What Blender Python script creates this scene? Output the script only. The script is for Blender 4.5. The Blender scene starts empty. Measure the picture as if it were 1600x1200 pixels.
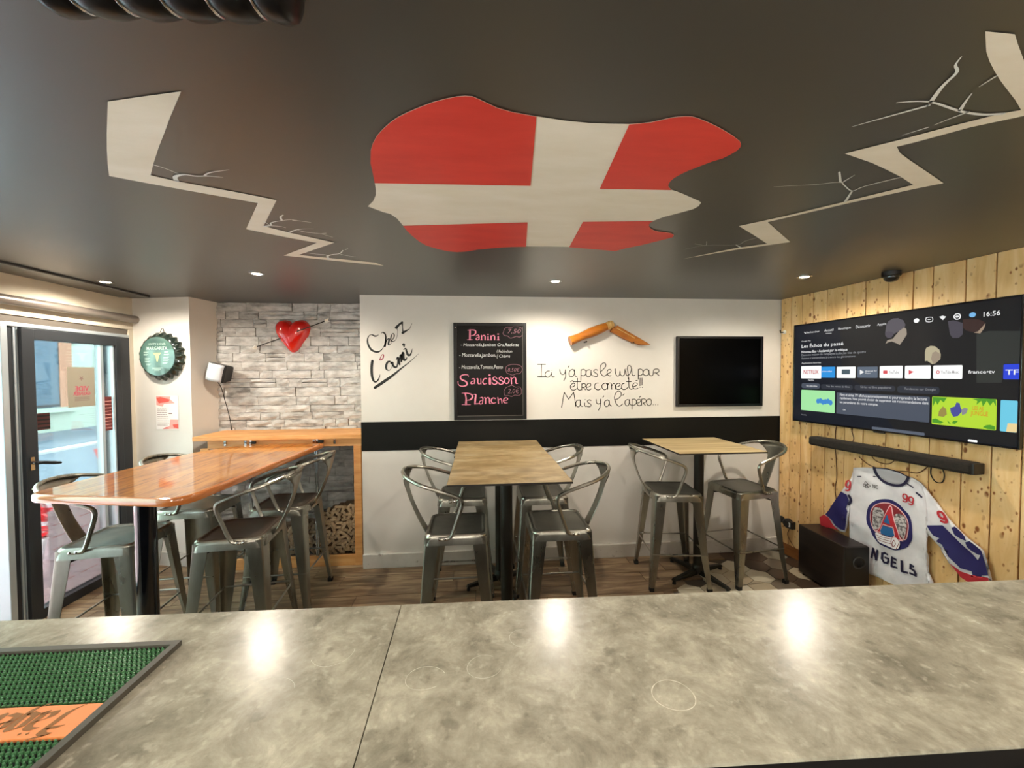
import bpy, bmesh, math, random
from mathutils import Vector, Matrix
from mathutils.geometry import tessellate_polygon
random.seed(7)
S = bpy.context.scene
COL = S.collection
PI = math.pi

# ------------------------------------------------------------------ camera, sky, exposure
cam_d = bpy.data.cameras.new('camera'); cam = bpy.data.objects.new('camera', cam_d); COL.objects.link(cam)
cam_d.sensor_width = 36.0; cam_d.lens = 36.0 * 600.0 / 1600.0; cam_d.clip_start = 0.02; cam_d.clip_end = 200
_th, _pi, _ro = math.radians(4.8), math.atan(16 / 600.0), 0.005
_fw = Vector((math.sin(_th) * math.cos(_pi), math.cos(_th) * math.cos(_pi), -math.sin(_pi)))
_r0 = Vector((math.cos(_th), -math.sin(_th), 0)); _u0 = _r0.cross(_fw)
_r = math.cos(_ro) * _r0 - math.sin(_ro) * _u0; _u = math.sin(_ro) * _r0 + math.cos(_ro) * _u0
m = Matrix((_r, _u, -_fw)).transposed().to_4x4(); m.translation = Vector((0, 0, 1.72))
cam.matrix_world = m; S.camera = cam
S.view_settings.view_transform = 'Standard'; S.view_settings.look = 'None'
S.view_settings.gamma = 1.0; S.view_settings.use_curve_mapping = False
S.view_settings.exposure = 0.7
S.cycles.use_denoising = True
S.cycles.max_bounces = 8; S.cycles.diffuse_bounces = 5; S.cycles.glossy_bounces = 4
S.cycles.transparent_max_bounces = 12; S.cycles.sample_clamp_indirect = 4.0
W = bpy.data.worlds.new('sky'); S.world = W; W.use_nodes = True
_n = W.node_tree.nodes; _bg = _n['Background']
_bg.inputs[0].default_value = (0.78, 0.88, 1.0, 1); _bg.inputs[1].default_value = 11.0
sun_d = bpy.data.lights.new('sun', 'SUN'); sun_d.energy = 11.0; sun_d.angle = 0.02; sun_d.color = (1, .96, .9)
sun = bpy.data.objects.new('sun', sun_d); COL.objects.link(sun)
sun.rotation_euler = (math.radians(38), math.radians(-14), 0)
SPOT_W = 43.0
H = 2.415

# ------------------------------------------------------------------ materials
def lin(c):
    if isinstance(c, str):
        c = tuple(int(c[i:i + 2], 16) / 255 for i in (0, 2, 4))
    return tuple((x / 12.92 if x <= .04045 else ((x + .055) / 1.055) ** 2.4) for x in c) + (1,)
MATS = {}
def mat(name, col, rough=.5, metal=0, emit=0, spec=.5, coat=0):
    m = bpy.data.materials.new(name); m.use_nodes = True
    b = m.node_tree.nodes['Principled BSDF']; c = lin(col)
    b.inputs['Base Color'].default_value = c; b.inputs['Roughness'].default_value = rough
    b.inputs['Metallic'].default_value = metal; b.inputs['Specular IOR Level'].default_value = spec
    if coat: b.inputs['Coat Weight'].default_value = coat; b.inputs['Coat Roughness'].default_value = .06
    if emit: b.inputs['Emission Color'].default_value = c; b.inputs['Emission Strength'].default_value = emit; b.inputs['Base Color'].default_value = (0.01, .01, .01, 1)
    MATS[name] = m; return m
def nodes(m): return m.node_tree.nodes, m.node_tree.links, m.node_tree.nodes['Principled BSDF']
def noise_col(m, stops, scale=4, detail=6, stretch=(1, 1, 1), rough=.6, obj_random=0, coord='Object', dist=0, bump=0, bscale=None, rvar=None):
    """colour = ramp(noise(coord*stretch)); optional bump and per-object brightness change"""
    N, L, b = nodes(m)
    tc = N.new('ShaderNodeTexCoord'); mp = N.new('ShaderNodeMapping'); mp.inputs['Scale'].default_value = stretch
    L.new(tc.outputs[coord], mp.inputs['Vector'])
    oi = N.new('ShaderNodeObjectInfo')
    vm = N.new('ShaderNodeVectorMath'); vm.operation = 'MULTIPLY_ADD'
    cx = N.new('ShaderNodeCombineXYZ')
    for i in range(3): L.new(oi.outputs['Random'], cx.inputs[i])
    L.new(cx.outputs[0], vm.inputs[0]); vm.inputs[1].default_value = (37, 53, 71) if coord == 'Object' else (0, 0, 0)
    L.new(mp.outputs[0], vm.inputs[2])
    t = N.new('ShaderNodeTexNoise'); t.inputs['Scale'].default_value = scale; t.inputs['Detail'].default_value = detail
    t.inputs['Roughness'].default_value = rough; t.inputs['Distortion'].default_value = dist
    L.new(vm.outputs[0], t.inputs['Vector'])
    r = N.new('ShaderNodeValToRGB'); e = r.color_ramp.elements
    while len(e) < len(stops): e.new(.5)
    for el, (p, c) in zip(e, stops): el.position = p; el.color = lin(c)
    L.new(t.outputs['Fac'], r.inputs[0]); out = r.outputs[0]
    if obj_random:
        hv = N.new('ShaderNodeHueSaturation'); mr = N.new('ShaderNodeMapRange')
        mr.inputs['To Min'].default_value = 1 - obj_random; mr.inputs['To Max'].default_value = 1 + obj_random
        L.new(oi.outputs['Random'], mr.inputs['Value']); L.new(mr.outputs[0], hv.inputs['Value'])
        L.new(out, hv.inputs['Color']); out = hv.outputs[0]
    L.new(out, b.inputs['Base Color'])
    if rvar:
        mr = N.new('ShaderNodeMapRange'); mr.inputs['To Min'].default_value = rvar[0]; mr.inputs['To Max'].default_value = rvar[1]
        L.new(t.outputs['Fac'], mr.inputs['Value']); L.new(mr.outputs[0], b.inputs['Roughness'])
    if bump:
        bp = N.new('ShaderNodeBump'); bp.inputs['Strength'].default_value = bump; bp.inputs['Distance'].default_value = .01
        if bscale:
            t2 = N.new('ShaderNodeTexNoise'); t2.inputs['Scale'].default_value = bscale; t2.inputs['Detail'].default_value = 6
            L.new(vm.outputs[0], t2.inputs['Vector']); L.new(t2.outputs['Fac'], bp.inputs['Height'])
        else: L.new(t.outputs['Fac'], bp.inputs['Height'])
        L.new(bp.outputs[0], b.inputs['Normal'])
    return t, r, vm, out
def over(m, vec, scale, stops, col, detail=3, kind='noise', rnd=1.0):
    """mix a second colour over the base through a ramp of another texture (spots, knots, dirt)"""
    N, L, b = nodes(m); old = b.inputs['Base Color'].links[0].from_socket
    if kind == 'vor':
        t = N.new('ShaderNodeTexVoronoi'); t.inputs['Scale'].default_value = scale; t.inputs['Randomness'].default_value = rnd; o = t.outputs['Distance']
    else:
        t = N.new('ShaderNodeTexNoise'); t.inputs['Scale'].default_value = scale; t.inputs['Detail'].default_value = detail; o = t.outputs['Fac']
    L.new(vec, t.inputs['Vector'])
    r = N.new('ShaderNodeValToRGB')
    for el, (p, v) in zip(r.color_ramp.elements, stops): el.position = p; el.color = (v, v, v, 1)
    L.new(o, r.inputs[0]); mx = N.new('ShaderNodeMixRGB'); L.new(r.outputs[0], mx.inputs[0]); L.new(old, mx.inputs[1])
    mx.inputs[2].default_value = lin(col); L.new(mx.outputs[0], b.inputs['Base Color'])

def knots(m, sx, thr, col, sc=(1, 1, .55), dens=(.5, .56)):
    """scattered round knots: voronoi dots kept only where a noise is high"""
    N, L, b = nodes(m); old = b.inputs['Base Color'].links[0].from_socket
    tc = N.new('ShaderNodeTexCoord'); mp = N.new('ShaderNodeMapping'); mp.inputs['Scale'].default_value = sc; L.new(tc.outputs['Object'], mp.inputs[0])
    v = N.new('ShaderNodeTexVoronoi'); v.inputs['Scale'].default_value = sx; L.new(mp.outputs[0], v.inputs[0])
    n = N.new('ShaderNodeTexNoise'); n.inputs['Scale'].default_value = sx * .45; L.new(mp.outputs[0], n.inputs[0])
    r = N.new('ShaderNodeMapRange'); r.inputs['From Min'].default_value = thr; r.inputs['From Max'].default_value = thr * .55; L.new(v.outputs['Distance'], r.inputs[0])
    r2 = N.new('ShaderNodeMapRange'); r2.inputs['From Min'].default_value = dens[0]; r2.inputs['From Max'].default_value = dens[1]; L.new(n.outputs[0], r2.inputs[0])
    k = N.new('ShaderNodeMath'); k.operation = 'MULTIPLY'; L.new(r.outputs[0], k.inputs[0]); L.new(r2.outputs[0], k.inputs[1])
    mx = N.new('ShaderNodeMixRGB'); L.new(k.outputs[0], mx.inputs[0]); L.new(old, mx.inputs[1]); mx.inputs[2].default_value = lin(col); L.new(mx.outputs[0], b.inputs['Base Color'])
def sheet(name, col, t=.8):
    m = mat(name, col, .8); N, L, b = nodes(m); tr = N.new('ShaderNodeBsdfTranslucent'); tr.inputs[0].default_value = lin(col); x = N.new('ShaderNodeMixShader'); x.inputs[0].default_value = t
    o = [n for n in N if n.type == 'OUTPUT_MATERIAL'][0]; L.new(b.outputs[0], x.inputs[1]); L.new(tr.outputs[0], x.inputs[2]); L.new(x.outputs[0], o.inputs[0]); return m
CEIL = mat('ceiling_paint', '33322d', .4, spec=1.0, coat=.45)
CEIL.node_tree.nodes['Principled BSDF'].inputs['Coat Roughness'].default_value = .33
noise_col(CEIL, [(.3, '302f2a'), (.7, '383630')], 1.3, 4, coord='Generated', bump=.06, bscale=9, rvar=(.36, .5))
WHITE = mat('white_wall_paint', 'dad5cc', .75)
_t, _r, _v, _o = noise_col(WHITE, [(.3, 'd6d1c9'), (.7, 'dedad3')], 2, 5, coord='Object', bump=.05, bscale=60)
CREAM = mat('cream_wall_paint', 'd3c8b4', .75); noise_col(CREAM, [(.3, 'cfc4b0'), (.7, 'd8cebb')], 2, 4, bump=.05, bscale=50)
BASEW = mat('scuffed_baseboard_paint', 'c9c4bd', .6)
_t, _r, _v, _o = noise_col(BASEW, [(.3, 'bdb7ae'), (.6, 'd2cdc6')], 3, 6); over(BASEW, _v.outputs[0], 28, [(.66, 0), (.78, .7)], '6e675d')
BLACKP = mat('black_wall_paint', '0c0c0a', .5, spec=.2); noise_col(BLACKP, [(.3, '0b0b09'), (.7, '11110e')], 3, 4)
MURALW = mat('cream_mural_paint', 'f2ecdc', .55); noise_col(MURALW, [(.25, 'ebe3cf'), (.7, 'f8f2e4')], 3, 6, coord='Object', stretch=(1, 3, 1))
MURALR = mat('red_mural_paint', 'd8352c', .5); noise_col(MURALR, [(.3, 'd8372e'), (.7, 'e84439')], 3, 6, stretch=(1, 4, 1))
MURALF = mat('thin_white_mural_paint', 'eef2f0', .6)
STONE = mat('grey_split_stone', 'a9a49d', .85)
_t, _r, _v, _o = noise_col(STONE, [(.25, '8d8a86'), (.5, 'bbb8b4'), (.75, 'dad8d4')], 9, 12, stretch=(1, 1, 2.2), obj_random=.09, bump=.9, bscale=22)
over(STONE, _v.outputs[0], 5, [(.60, 0), (.68, .6)], '5f5b56', 10)
JOINT = mat('dark_stone_joint', '33302d', .95)
PINE = mat('knotty_pine', 'e0b878', .55)
_t, _r, _v, _o = noise_col(PINE, [(.25, 'c99a5e'), (.45, 'dcb276'), (.7, 'ecca96')], 4, 9, stretch=(3, 3, .5), dist=.8, obj_random=.06, bump=.1, bscale=30)
knots(PINE, 19, .24, '7a4514', dens=(.50, .58)); knots(PINE, 38, .26, '8a5424', dens=(.48, .56)); over(PINE, _v.outputs[0], 7, [(.68, 0), (.8, .5)], 'a06a34', 5)
DGROOVE = mat('dark_plank_gap', '4a2408', .9)
PINEB = mat('dark_pine_plinth', '8a5424', .6); noise_col(PINEB, [(.3, '7a4518'), (.7, '9c642e')], 5, 6, stretch=(1, 1, 6))
CASEW = mat('orange_pine', 'd99a5c', .5); noise_col(CASEW, [(.3, 'c98746'), (.55, 'dc9f62'), (.8, 'e6b47c')], 4, 8, stretch=(.8, 5, 8), dist=.4)
SLABW = mat('varnished_pine_tabletop', 'c07a34', .3, spec=.2, coat=1)
SLABW.node_tree.nodes['Principled BSDF'].inputs['Coat IOR'].default_value = 1.75
_t, _r, _v, _o = noise_col(SLABW, [(.3, '753a08'), (.42, 'a3601a'), (.55, 'bf7a28'), (.75, 'd49843')], 2.4, 12, rough=.7, stretch=(6, .8, 1), dist=1.0)
over(SLABW, _v.outputs[0], 14, [(.66, 0), (.74, .5)], '6e3d14', 6); over(SLABW, _v.outputs[0], 6, [(.54, 0), (.64, .8)], '7a3c0c', 10)
SLABE = mat('varnished_orange_edge', 'c2723a', .15, coat=1); noise_col(SLABE, [(.3, 'b0622a'), (.7, 'd08650')], 4, 6, stretch=(1, 1, 6))
OAK = mat('pale_oak_laminate', 'b79f74', .42)
_t, _r, _v, _o = noise_col(OAK, [(.28, '75623f'), (.45, '927b53'), (.6, 'ab946b'), (.78, 'c2ae86')], 3.0, 12, rough=.7, stretch=(1.6, 3.4, 1), dist=1.0)
over(OAK, _v.outputs[0], 1.6, [(.5, 0), (.75, .5)], 'd0c2a2', 4); over(OAK, _v.outputs[0], 2.3, [(.52, 0), (.7, .55)], '6f5f45', 8)
OAK2 = mat('light_striped_laminate', 'cdb687', .42); noise_col(OAK2, [(.3, '988056'), (.5, 'b8a174'), (.7, 'd2bf92')], 2.0, 9, stretch=(.7, 9, 1), dist=.4)
EDGE = mat('black_laminate_edge', '1c1712', .5)
GUN = mat('brushed_gunmetal', '97958b', .3, .92)
noise_col(GUN, [(.25, '7c796f'), (.5, '9a978c'), (.75, 'b3b0a5')], 3, 7, stretch=(2, 2, .6), rvar=(.2, .38), obj_random=.06)
GUNS = mat('gunmetal_seat', '5d5b52', .38, .85)
noise_col(GUNS, [(.3, '494841'), (.55, '64625a'), (.8, '7b796f')], 5, 8, rvar=(.28, .5))
GUNB = mat('brown_gunmetal_seat', '55463b', .42, .6); noise_col(GUNB, [(.3, '43362d'), (.6, '5e4e42'), (.8, '75665a')], 5, 8, rvar=(.3, .5))
RUBBER = mat('black_rubber', '171717', .7)
BLACKM = mat('black_powder_coated_steel', '26241f', .38, .5)
CHROME = mat('chrome', 'd5d5d5', .12, 1)
BLKGLOSS = mat('gloss_black_column', '0b0e14', .1, .2, coat=1)
ALU = mat('pale_aluminium_profile', 'c9d2d8', .35, .6)
ANTH = mat('anthracite_profile', '35383c', .4, .35)
ANTHW = mat('grey_brown_header_metal', '6f6860', .4, .4)
BLINDM = mat('satin_blind_cassette', '8b8179', .32, .6)
CONC = mat('mottled_zinc_counter', '9d9a8b', .3, 0, spec=.21)
_t, _r, _v, _o = noise_col(CONC, [(.3, '736f62'), (.43, '918c7c'), (.54, 'a6a190'), (.7, 'c4bfac')], 9, 14, rough=.72, dist=.3, coord='Object', rvar=(.16, .34), bump=.04, bscale=40)
over(CONC, _v.outputs[0], 2.6, [(.5, 0), (.66, .5)], '5e5a4c', 8); over(CONC, _v.outputs[0], 44, [(.58, 0), (.7, .4)], 'c8c3b0', 8); over(CONC, _v.outputs[0], 20, [(.62, 0), (.7, .4)], '59564a', 12)
RING = mat('dried_glass_ring', 'd3cfbe', .5)
WFLOOR = mat('wood_look_floor_tile', '7d6750', .4)
_t, _r, _v, _o = noise_col(WFLOOR, [(.28, '4d3826'), (.45, '755d45'), (.6, '957e62'), (.78, 'b6a389')], 2.4, 9, stretch=(1, 7, 1), dist=.8, obj_random=.1, bump=.12)
over(WFLOOR, _v.outputs[0], 2, [(.55, 0), (.75, .5)], '4a3523', 5)
GROUT = mat('floor_grout', '5c544a', .9)
HEXM = [mat('hex_tile_%s' % n, c, .4) for n, c in (('cream', 'cdc4ae'), ('sand', 'b5a78d'), ('grey', '8f8776'), ('brown', '4b3a2c'), ('taupe', '76695a'))]
for hm, a in zip(HEXM, ('cdc4ae', 'b5a78d', '8f8776', '4b3a2c', '76695a')):
    noise_col(hm, [(.3, a), (.7, a)], 4, 6, obj_random=.06)
SLATE = mat('chalkboard_black', '0b0807', .35, spec=.15)
FRAMEK = mat('black_frame', '0b0a0a', .35, spec=.3)
PINKC = mat('pink_chalk', 'e98aa6', .8); WHITEC = mat('white_chalk', 'e6e8e6', .8); DIMC = mat('faded_pink_chalk', '8f6470', .85)
INK = mat('black_brush_paint', '10120f', .5); INKT = mat('dark_wall_lettering', '2d2a20', .6); LIPS = mat('dull_red_paint', '9c4a58', .6)
KNIFEH = mat('stained_wood', 'b26a22', .4, coat=.3); noise_col(KNIFEH, [(.3, '9a5216'), (.6, 'b8701f'), (.8, 'c9873a')], 6, 8, stretch=(1, 6, 6))
KNIFEC = mat('pink_end_grain', 'd99a72', .6); FERR = mat('light_wood_ferrule', 'cda45f', .45); noise_col(FERR, [(.3, 'a8772f'), (.6, 'dcb878')], 9, 4, stretch=(8, 1, 1))
HEART = mat('glossy_red_resin', 'cf1a10', .12, coat=1)
SHAFT = mat('dark_steel', '33302c', .35, .8); CLEARW = mat('white_plastic', 'eae8de', .35)
CAPD = mat('dark_green_enamel', '1e2c28', .25, .2, coat=.6); noise_col(CAPD, [(.3, '18231f'), (.7, '2b3a33')], 5, 6)
CAPF = mat('slate_green_enamel', '4a6660', .2, coat=.8); noise_col(CAPF, [(.3, '2c3f44'), (.55, '4f6f66'), (.75, '6a8a7c')], 3, 5)
CAPT = mat('pale_green_print', 'b9cfc4', .5); CAPY = mat('yellow_print', 'ddd88a', .5)
PAPER = mat('white_paper', 'eeeae6', .7); PRED = mat('red_watercolour_print', 'd8584c', .7); PPINK = mat('pink_watercolour_print', 'e9a39a', .7); PTXT = mat('grey_print', '8a6f6a', .7)
PSTR = sheet('brown_poster', 'b5a696', .65)
PPNK = mat('pink_poster_print', 'c23a5c', .6); LEAFR = sheet('dark_red_leaflet', '75504e'); NOTR = sheet('red_reflection_sheet', '96605c'); BOARD = sheet('pale_tariff_board', 'e8d8da', .7)
SPKW = mat('silver_speaker_cloth', 'c9cdd3', .6, .1); SPKB = mat('black_plastic', '131212', .45); noise_col(SPKB, [(.3, '100f0f'), (.7, '191817')], 5, 3)
WOOF = mat('black_ash_veneer', '1a1310', .4); noise_col(WOOF, [(.3, '140d0a'), (.7, '2a1f19')], 3, 7, stretch=(1, 1, 7))
CONE = mat('speaker_port_black', '060606', .3, coat=.6); GREYP = mat('grey_badge', '5a544e', .5)
CLOTHB = mat('black_speaker_cloth', '1b1713', .95); noise_col(CLOTHB, [(.3, '14110e'), (.7, '262019')], 60, 2)
JW = mat('white_jersey_mesh', 'd9d7dc', .85); noise_col(JW, [(.3, 'c9c7ce'), (.7, 'e4e2e6')], 5, 5, bump=.9, bscale=7)
JY = mat('grey_jersey_lining', 'b8b6bd', .9)
NAVY = mat('navy_print', '1f1a5c', .7); JRED = mat('red_print', 'b0202c', .7); JDK = mat('dark_navy_trim', '181538', .7)
DRED = mat('dark_red_print', '7d1a26', .7); ROSE = mat('rose_outline', 'e6b9bd', .7); WING = mat('grey_feather_print', '8f8a8c', .8)
noise_col(WING, [(.42, '5c575a'), (.55, 'bdb8b8')], 60, 3); BLUEP = mat('blue_print', '1f5f96', .6); BWHITE = mat('white_print', 'e8e6ea', .75)
MATK = mat('black_rubber_rim', '4a473f', .5); MATG = mat('green_rubber', '1f5238', .42); MATGD = mat('dark_green_rubber', '0c160f', .8)
MATN = mat('green_rubber_nub', '44714a', .3)
ORANGE = mat('orange_rubber', 'e88e54', .5); ORD = mat('green_debossed_letter', '8a5a2a', .6)
CORKM = mat('cork', 'dcbb90', .85); noise_col(CORKM, [(.3, 'd6b488'), (.6, 'efd6ae'), (.8, 'fbeacb')], 40, 4, obj_random=.15)
CORKF = mat('shaded_cork', '8a6540', .9); noise_col(CORKF, [(.3, '5f4630'), (.7, '8a6c4c')], 60, 3)  # deeper corks darkened so shade between the front corks is in the colour
DUCT = mat('gloss_black_ribbed', '08090c', .28, spec=.3)
BARB = mat('black_bar_front', '0d0b0a', .5)
CABLE = mat('brown_cable', '5a3410', .6); CABLEK = mat('black_cable', '15110e', .6)
# screen
def em(n, c, s=.62): return mat(n, c, .12, emit=s, spec=.08)
SCR = {'w': em('screen_white_text', 'f2f2f2'), 'g': em('screen_grey_text', 'a9abb0', .5), 'r': em('screen_red', 'c23a40'), 'd': em('screen_dark_text', '7d7578'), 'o': em('screen_orange', 'd8902c'),
 'white': em('screen_white', 'f4f6f4', .7), 'blue': em('screen_blue', '2b93e0'), 'slate': em('screen_slate', '5c6878'), 'royal': em('screen_royal_blue', '2a44d8'), 'pill': em('screen_pill', '49505e'), 'pilldark': em('screen_dark_pill', '2b2f3a'),
 'mint': em('screen_mint', 'a5e8a5'), 'panel': em('screen_panel', '4b5260'), 'lime': em('screen_lime', 'b6dc38'), 'sky': em('screen_sky', '6fcbe6'), 'dim': em('screen_dim', '5a6270'), 'hair': em('screen_hair', '58545c'), 'bun': em('screen_bun', '4f4a55'),
 'skin': em('screen_collar', '9f9384'), 'blond': em('screen_blond', 'b8ae90'), 'face': em('screen_face', '9f8f7c'), 'dusk': em('screen_dusk', '4a4650'), 'brown': em('screen_brown', '3a2826'), 'neck': em('screen_neck', 'a08c78'), 'shade': em('screen_shade', '2f3230'),
 'skyb': em('screen_skyblue', '7ab8e8'), 'pinkred': em('screen_pinkred', 'd85058'), 'tvgrey': em('screen_tvgrey', '4a5c66'), 'cobalt': em('screen_cobalt', '3f8ad0'), 'leaf': em('screen_leaf', '4f9a2a'), 'sand': em('screen_sand', 'ecd49a'), 'straw': em('screen_straw', '9a8a4a'), 'indigo': em('screen_indigo', '4a4f9a'), 'greyb': em('screen_greyb', '8a8a90'), 'bg': em('screen_background', '0c1220', .6), 'bg2': em('screen_still_dark', '18181b', .6)}
LAMP = mat('spot_bulb', 'fff2d8', emit=22); LAMP.node_tree.nodes['Principled BSDF'].inputs['Emission Color'].default_value = (1, .86, .62, 1)
# glass
def glass(name, tint=(1, 1, 1, 1), refl=.08):
    m = bpy.data.materials.new(name); m.use_nodes = True; N = m.node_tree.nodes; L = m.node_tree.links; N.clear()
    o = N.new('ShaderNodeOutputMaterial'); t = N.new('ShaderNodeBsdfTransparent'); t.inputs[0].default_value = tint
    g = N.new('ShaderNodeBsdfGlossy'); g.inputs['Roughness'].default_value = 0; x = N.new('ShaderNodeMixShader')
    f = N.new('ShaderNodeFresnel'); f.inputs[0].default_value = 1.45
    mr = N.new('ShaderNodeMath'); mr.operation = 'MULTIPLY'; mr.inputs[1].default_value = refl / .035; L.new(f.outputs[0], mr.inputs[0])
    mn = N.new('ShaderNodeMath'); mn.operation = 'MINIMUM'; mn.inputs[1].default_value = .9; L.new(mr.outputs[0], mn.inputs[0])
    L.new(mn.outputs[0], x.inputs[0]); L.new(t.outputs[0], x.inputs[1]); L.new(g.outputs[0], x.inputs[2]); L.new(x.outputs[0], o.inputs[0]); return m
GLASS = glass('door_glass', (.93, 1, .98, 1), .035); GLASSC = glass('case_glass', (1, 1, 1, 1), .06)
# outside
FACC = mat('pale_facade_render', 'dfe6d6', .9); FACO = mat('peach_surround', 'c08a6c', .8); FACW = mat('blue_grey_shutter', '56707f', .5); noise_col(FACC, [(.3, 'b4c2ae'), (.7, 'c4d0bc')], 1, 5)
ROAD = mat('pale_asphalt', '6f7d88', .9); noise_col(ROAD, [(.3, '64727e'), (.7, '7a8893')], 3, 8); KERB = mat('pale_kerb', 'd4d4ce', .8)
DECK = mat('pinkish_decking', '9c7c7e', .8); noise_col(DECK, [(.3, '8a6a6c'), (.7, 'a68688')], 3, 6, stretch=(1, 8, 1)); PAVE = mat('pale_pavement', '9a9894', .85)
CHR = mat('red_plastic', 'd8242c', .35); CHW = mat('white_plastic_leg', 'e9e6e6', .4); AWN = mat('red_awning', 'c8282c', .7)

# ------------------------------------------------------------------ mesh helpers
class MB:
    def __init__(s): s.v = []; s.f = []; s.mi = []
    def add(s, vs, fs, mi=0):
        n = len(s.v); s.v += [tuple(v) for v in vs]; s.f += [tuple(i + n for i in f) for f in fs]; s.mi += [mi] * len(fs); return s
    def box(s, x0, y0, z0, x1, y1, z1, mi=0):
        return s.add([(x0, y0, z0), (x1, y0, z0), (x1, y1, z0), (x0, y1, z0), (x0, y0, z1), (x1, y0, z1), (x1, y1, z1), (x0, y1, z1)],
                     [(0, 3, 2, 1), (4, 5, 6, 7), (0, 1, 5, 4), (1, 2, 6, 5), (2, 3, 7, 6), (3, 0, 4, 7)], mi)
    def tube(s, path, r, n=8, closed=False, mi=0, cap=True):
        P = [Vector(p) for p in path]; k = len(P); rr = r if isinstance(r, (list, tuple)) else [r] * k
        ref = None; rings = []
        for i in range(k):
            a = P[(i - 1) % k] if (closed or i > 0) else P[i]; b = P[(i + 1) % k] if (closed or i < k - 1) else P[i]
            t = (b - a).normalized() if (b - a).length > 1e-9 else Vector((0, 0, 1))
            if ref is None: ref = Vector((0, 0, 1)) if abs(t.z) < .9 else Vector((1, 0, 0))
            u = (ref - t * ref.dot(t)); u = u.normalized() if u.length > 1e-6 else t.orthogonal().normalized()
            w = t.cross(u); ref = u
            rings.append([P[i] + (u * math.cos(2 * PI * j / n) + w * math.sin(2 * PI * j / n)) * rr[i] for j in range(n)])
        vs = [v for R in rings for v in R]; fs = []
        for i in range(k if closed else k - 1):
            for j in range(n):
                a = i * n + j; b = i * n + (j + 1) % n; c = ((i + 1) % k) * n + (j + 1) % n; d = ((i + 1) % k) * n + j
                fs.append((a, b, c, d))
        if not closed and cap: fs.append(tuple(range(n))[::-1]); fs.append(tuple((k - 1) * n + j for j in range(n)))
        return s.add(vs, fs, mi)
    def cyl(s, p0, p1, r0, r1=None, n=16, mi=0): return s.tube([p0, p1], [r0, r0 if r1 is None else r1], n, mi=mi)
    def lathe(s, prof, n=24, o=(0, 0, 0), axis='z', mi=0):
        vs = []; fs = []
        for r, h in prof:
            for j in range(n):
                a = 2 * PI * j / n; c, d = r * math.cos(a), r * math.sin(a)
                vs.append((o[0] + c, o[1] + d, o[2] + h) if axis == 'z' else (o[0] + c, o[1] + h, o[2] + d))
        for i in range(len(prof) - 1):
            for j in range(n): fs.append((i * n + j, i * n + (j + 1) % n, (i + 1) * n + (j + 1) % n, (i + 1) * n + j))
        fs.append(tuple(range(n))[::-1]); fs.append(tuple((len(prof) - 1) * n + j for j in range(n)))
        return s.add(vs, fs, mi)
    def segs(s, pts, w, P, d, mi=0):
        for a, b in zip(pts, pts[1:]):
            t = Vector((b[0] - a[0], b[1] - a[1])); t.normalize(); k = Vector((-t.y, t.x)) * w / 2; e = t * w * .45
            s.add([P(a[0] - e.x + k.x, a[1] - e.y + k.y, d), P(a[0] - e.x - k.x, a[1] - e.y - k.y, d), P(b[0] + e.x - k.x, b[1] + e.y - k.y, d), P(b[0] + e.x + k.x, b[1] + e.y + k.y, d)], [(0, 1, 2, 3)], mi)
        return s
    def poly(s, pts, P, d0, d1=None, mi=0):
        """polygon pts=(a,b); P(a,b,d)->xyz ; flat sheet at depth d0 or a prism d0..d1"""
        tri = tessellate_polygon([[Vector((a, b, 0)) for a, b in pts]]); n = len(pts)
        vs = [P(a, b, d0) for a, b in pts]; fs = [tuple(t) for t in tri]
        if d1 is not None:
            vs += [P(a, b, d1) for a, b in pts]; fs += [tuple(i + n for i in t)[::-1] for t in tri]
            fs += [(i, (i + 1) % n, n + (i + 1) % n, n + i) for i in range(n)]
        return s.add(vs, fs, mi)
    def ribbon(s, pts, ws, P, d, sm=4, mi=0):
        pts, ws = smooth(pts, ws, sm) if len(pts) > 2 else (pts, ws); n = len(pts); vs = []
        if len(ws) != n: ws = [ws[0] + (ws[-1] - ws[0]) * i / (n - 1) for i in range(n)]
        for i in range(n):
            a = pts[max(i - 1, 0)]; b = pts[min(i + 1, n - 1)]; t = Vector((b[0] - a[0], b[1] - a[1]))
            t = t.normalized() if t.length > 1e-9 else Vector((1, 0)); k = Vector((-t.y, t.x)) * ws[i] / 2
            vs += [P(pts[i][0] + k.x, pts[i][1] + k.y, d), P(pts[i][0] - k.x, pts[i][1] - k.y, d)]
        s.add(vs, [(2 * i, 2 * i + 1, 2 * i + 3, 2 * i + 2) for i in range(n - 1)], mi)
        for q, w in ((pts[0], ws[0]), (pts[-1], ws[-1])):
            if w > .0015: s.add([P(q[0] + w / 2 * math.cos(j * PI / 4), q[1] + w / 2 * math.sin(j * PI / 4), d) for j in range(8)], [tuple(range(8))], mi)
        return s
def smooth(pts, ws, k=4):
    n = len(pts); ws = list(ws) if len(ws) == n else [ws[0] + (ws[-1] - ws[0]) * i / (n - 1) for i in range(n)]
    Q = [tuple(p) + (w,) for p, w in zip(pts, ws)]; out = []
    for i in range(n - 1):
        p0, p1, p2, p3 = Q[max(i - 1, 0)], Q[i], Q[i + 1], Q[min(i + 2, n - 1)]
        for j in range(k):
            t = j / k
            out.append(tuple(.5 * (2 * b + (c - a) * t + (2 * a - 5 * b + 4 * c - d) * t * t + (3 * b - a - 3 * c + d) * t ** 3) for a, b, c, d in zip(p0, p1, p2, p3)))
    out.append(Q[-1]); dim = len(pts[0])
    return [o[:dim] for o in out], [max(o[dim], 0) for o in out]
def sm3(pts, k=4): return smooth(pts, [0] * len(pts), k)[0]
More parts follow.
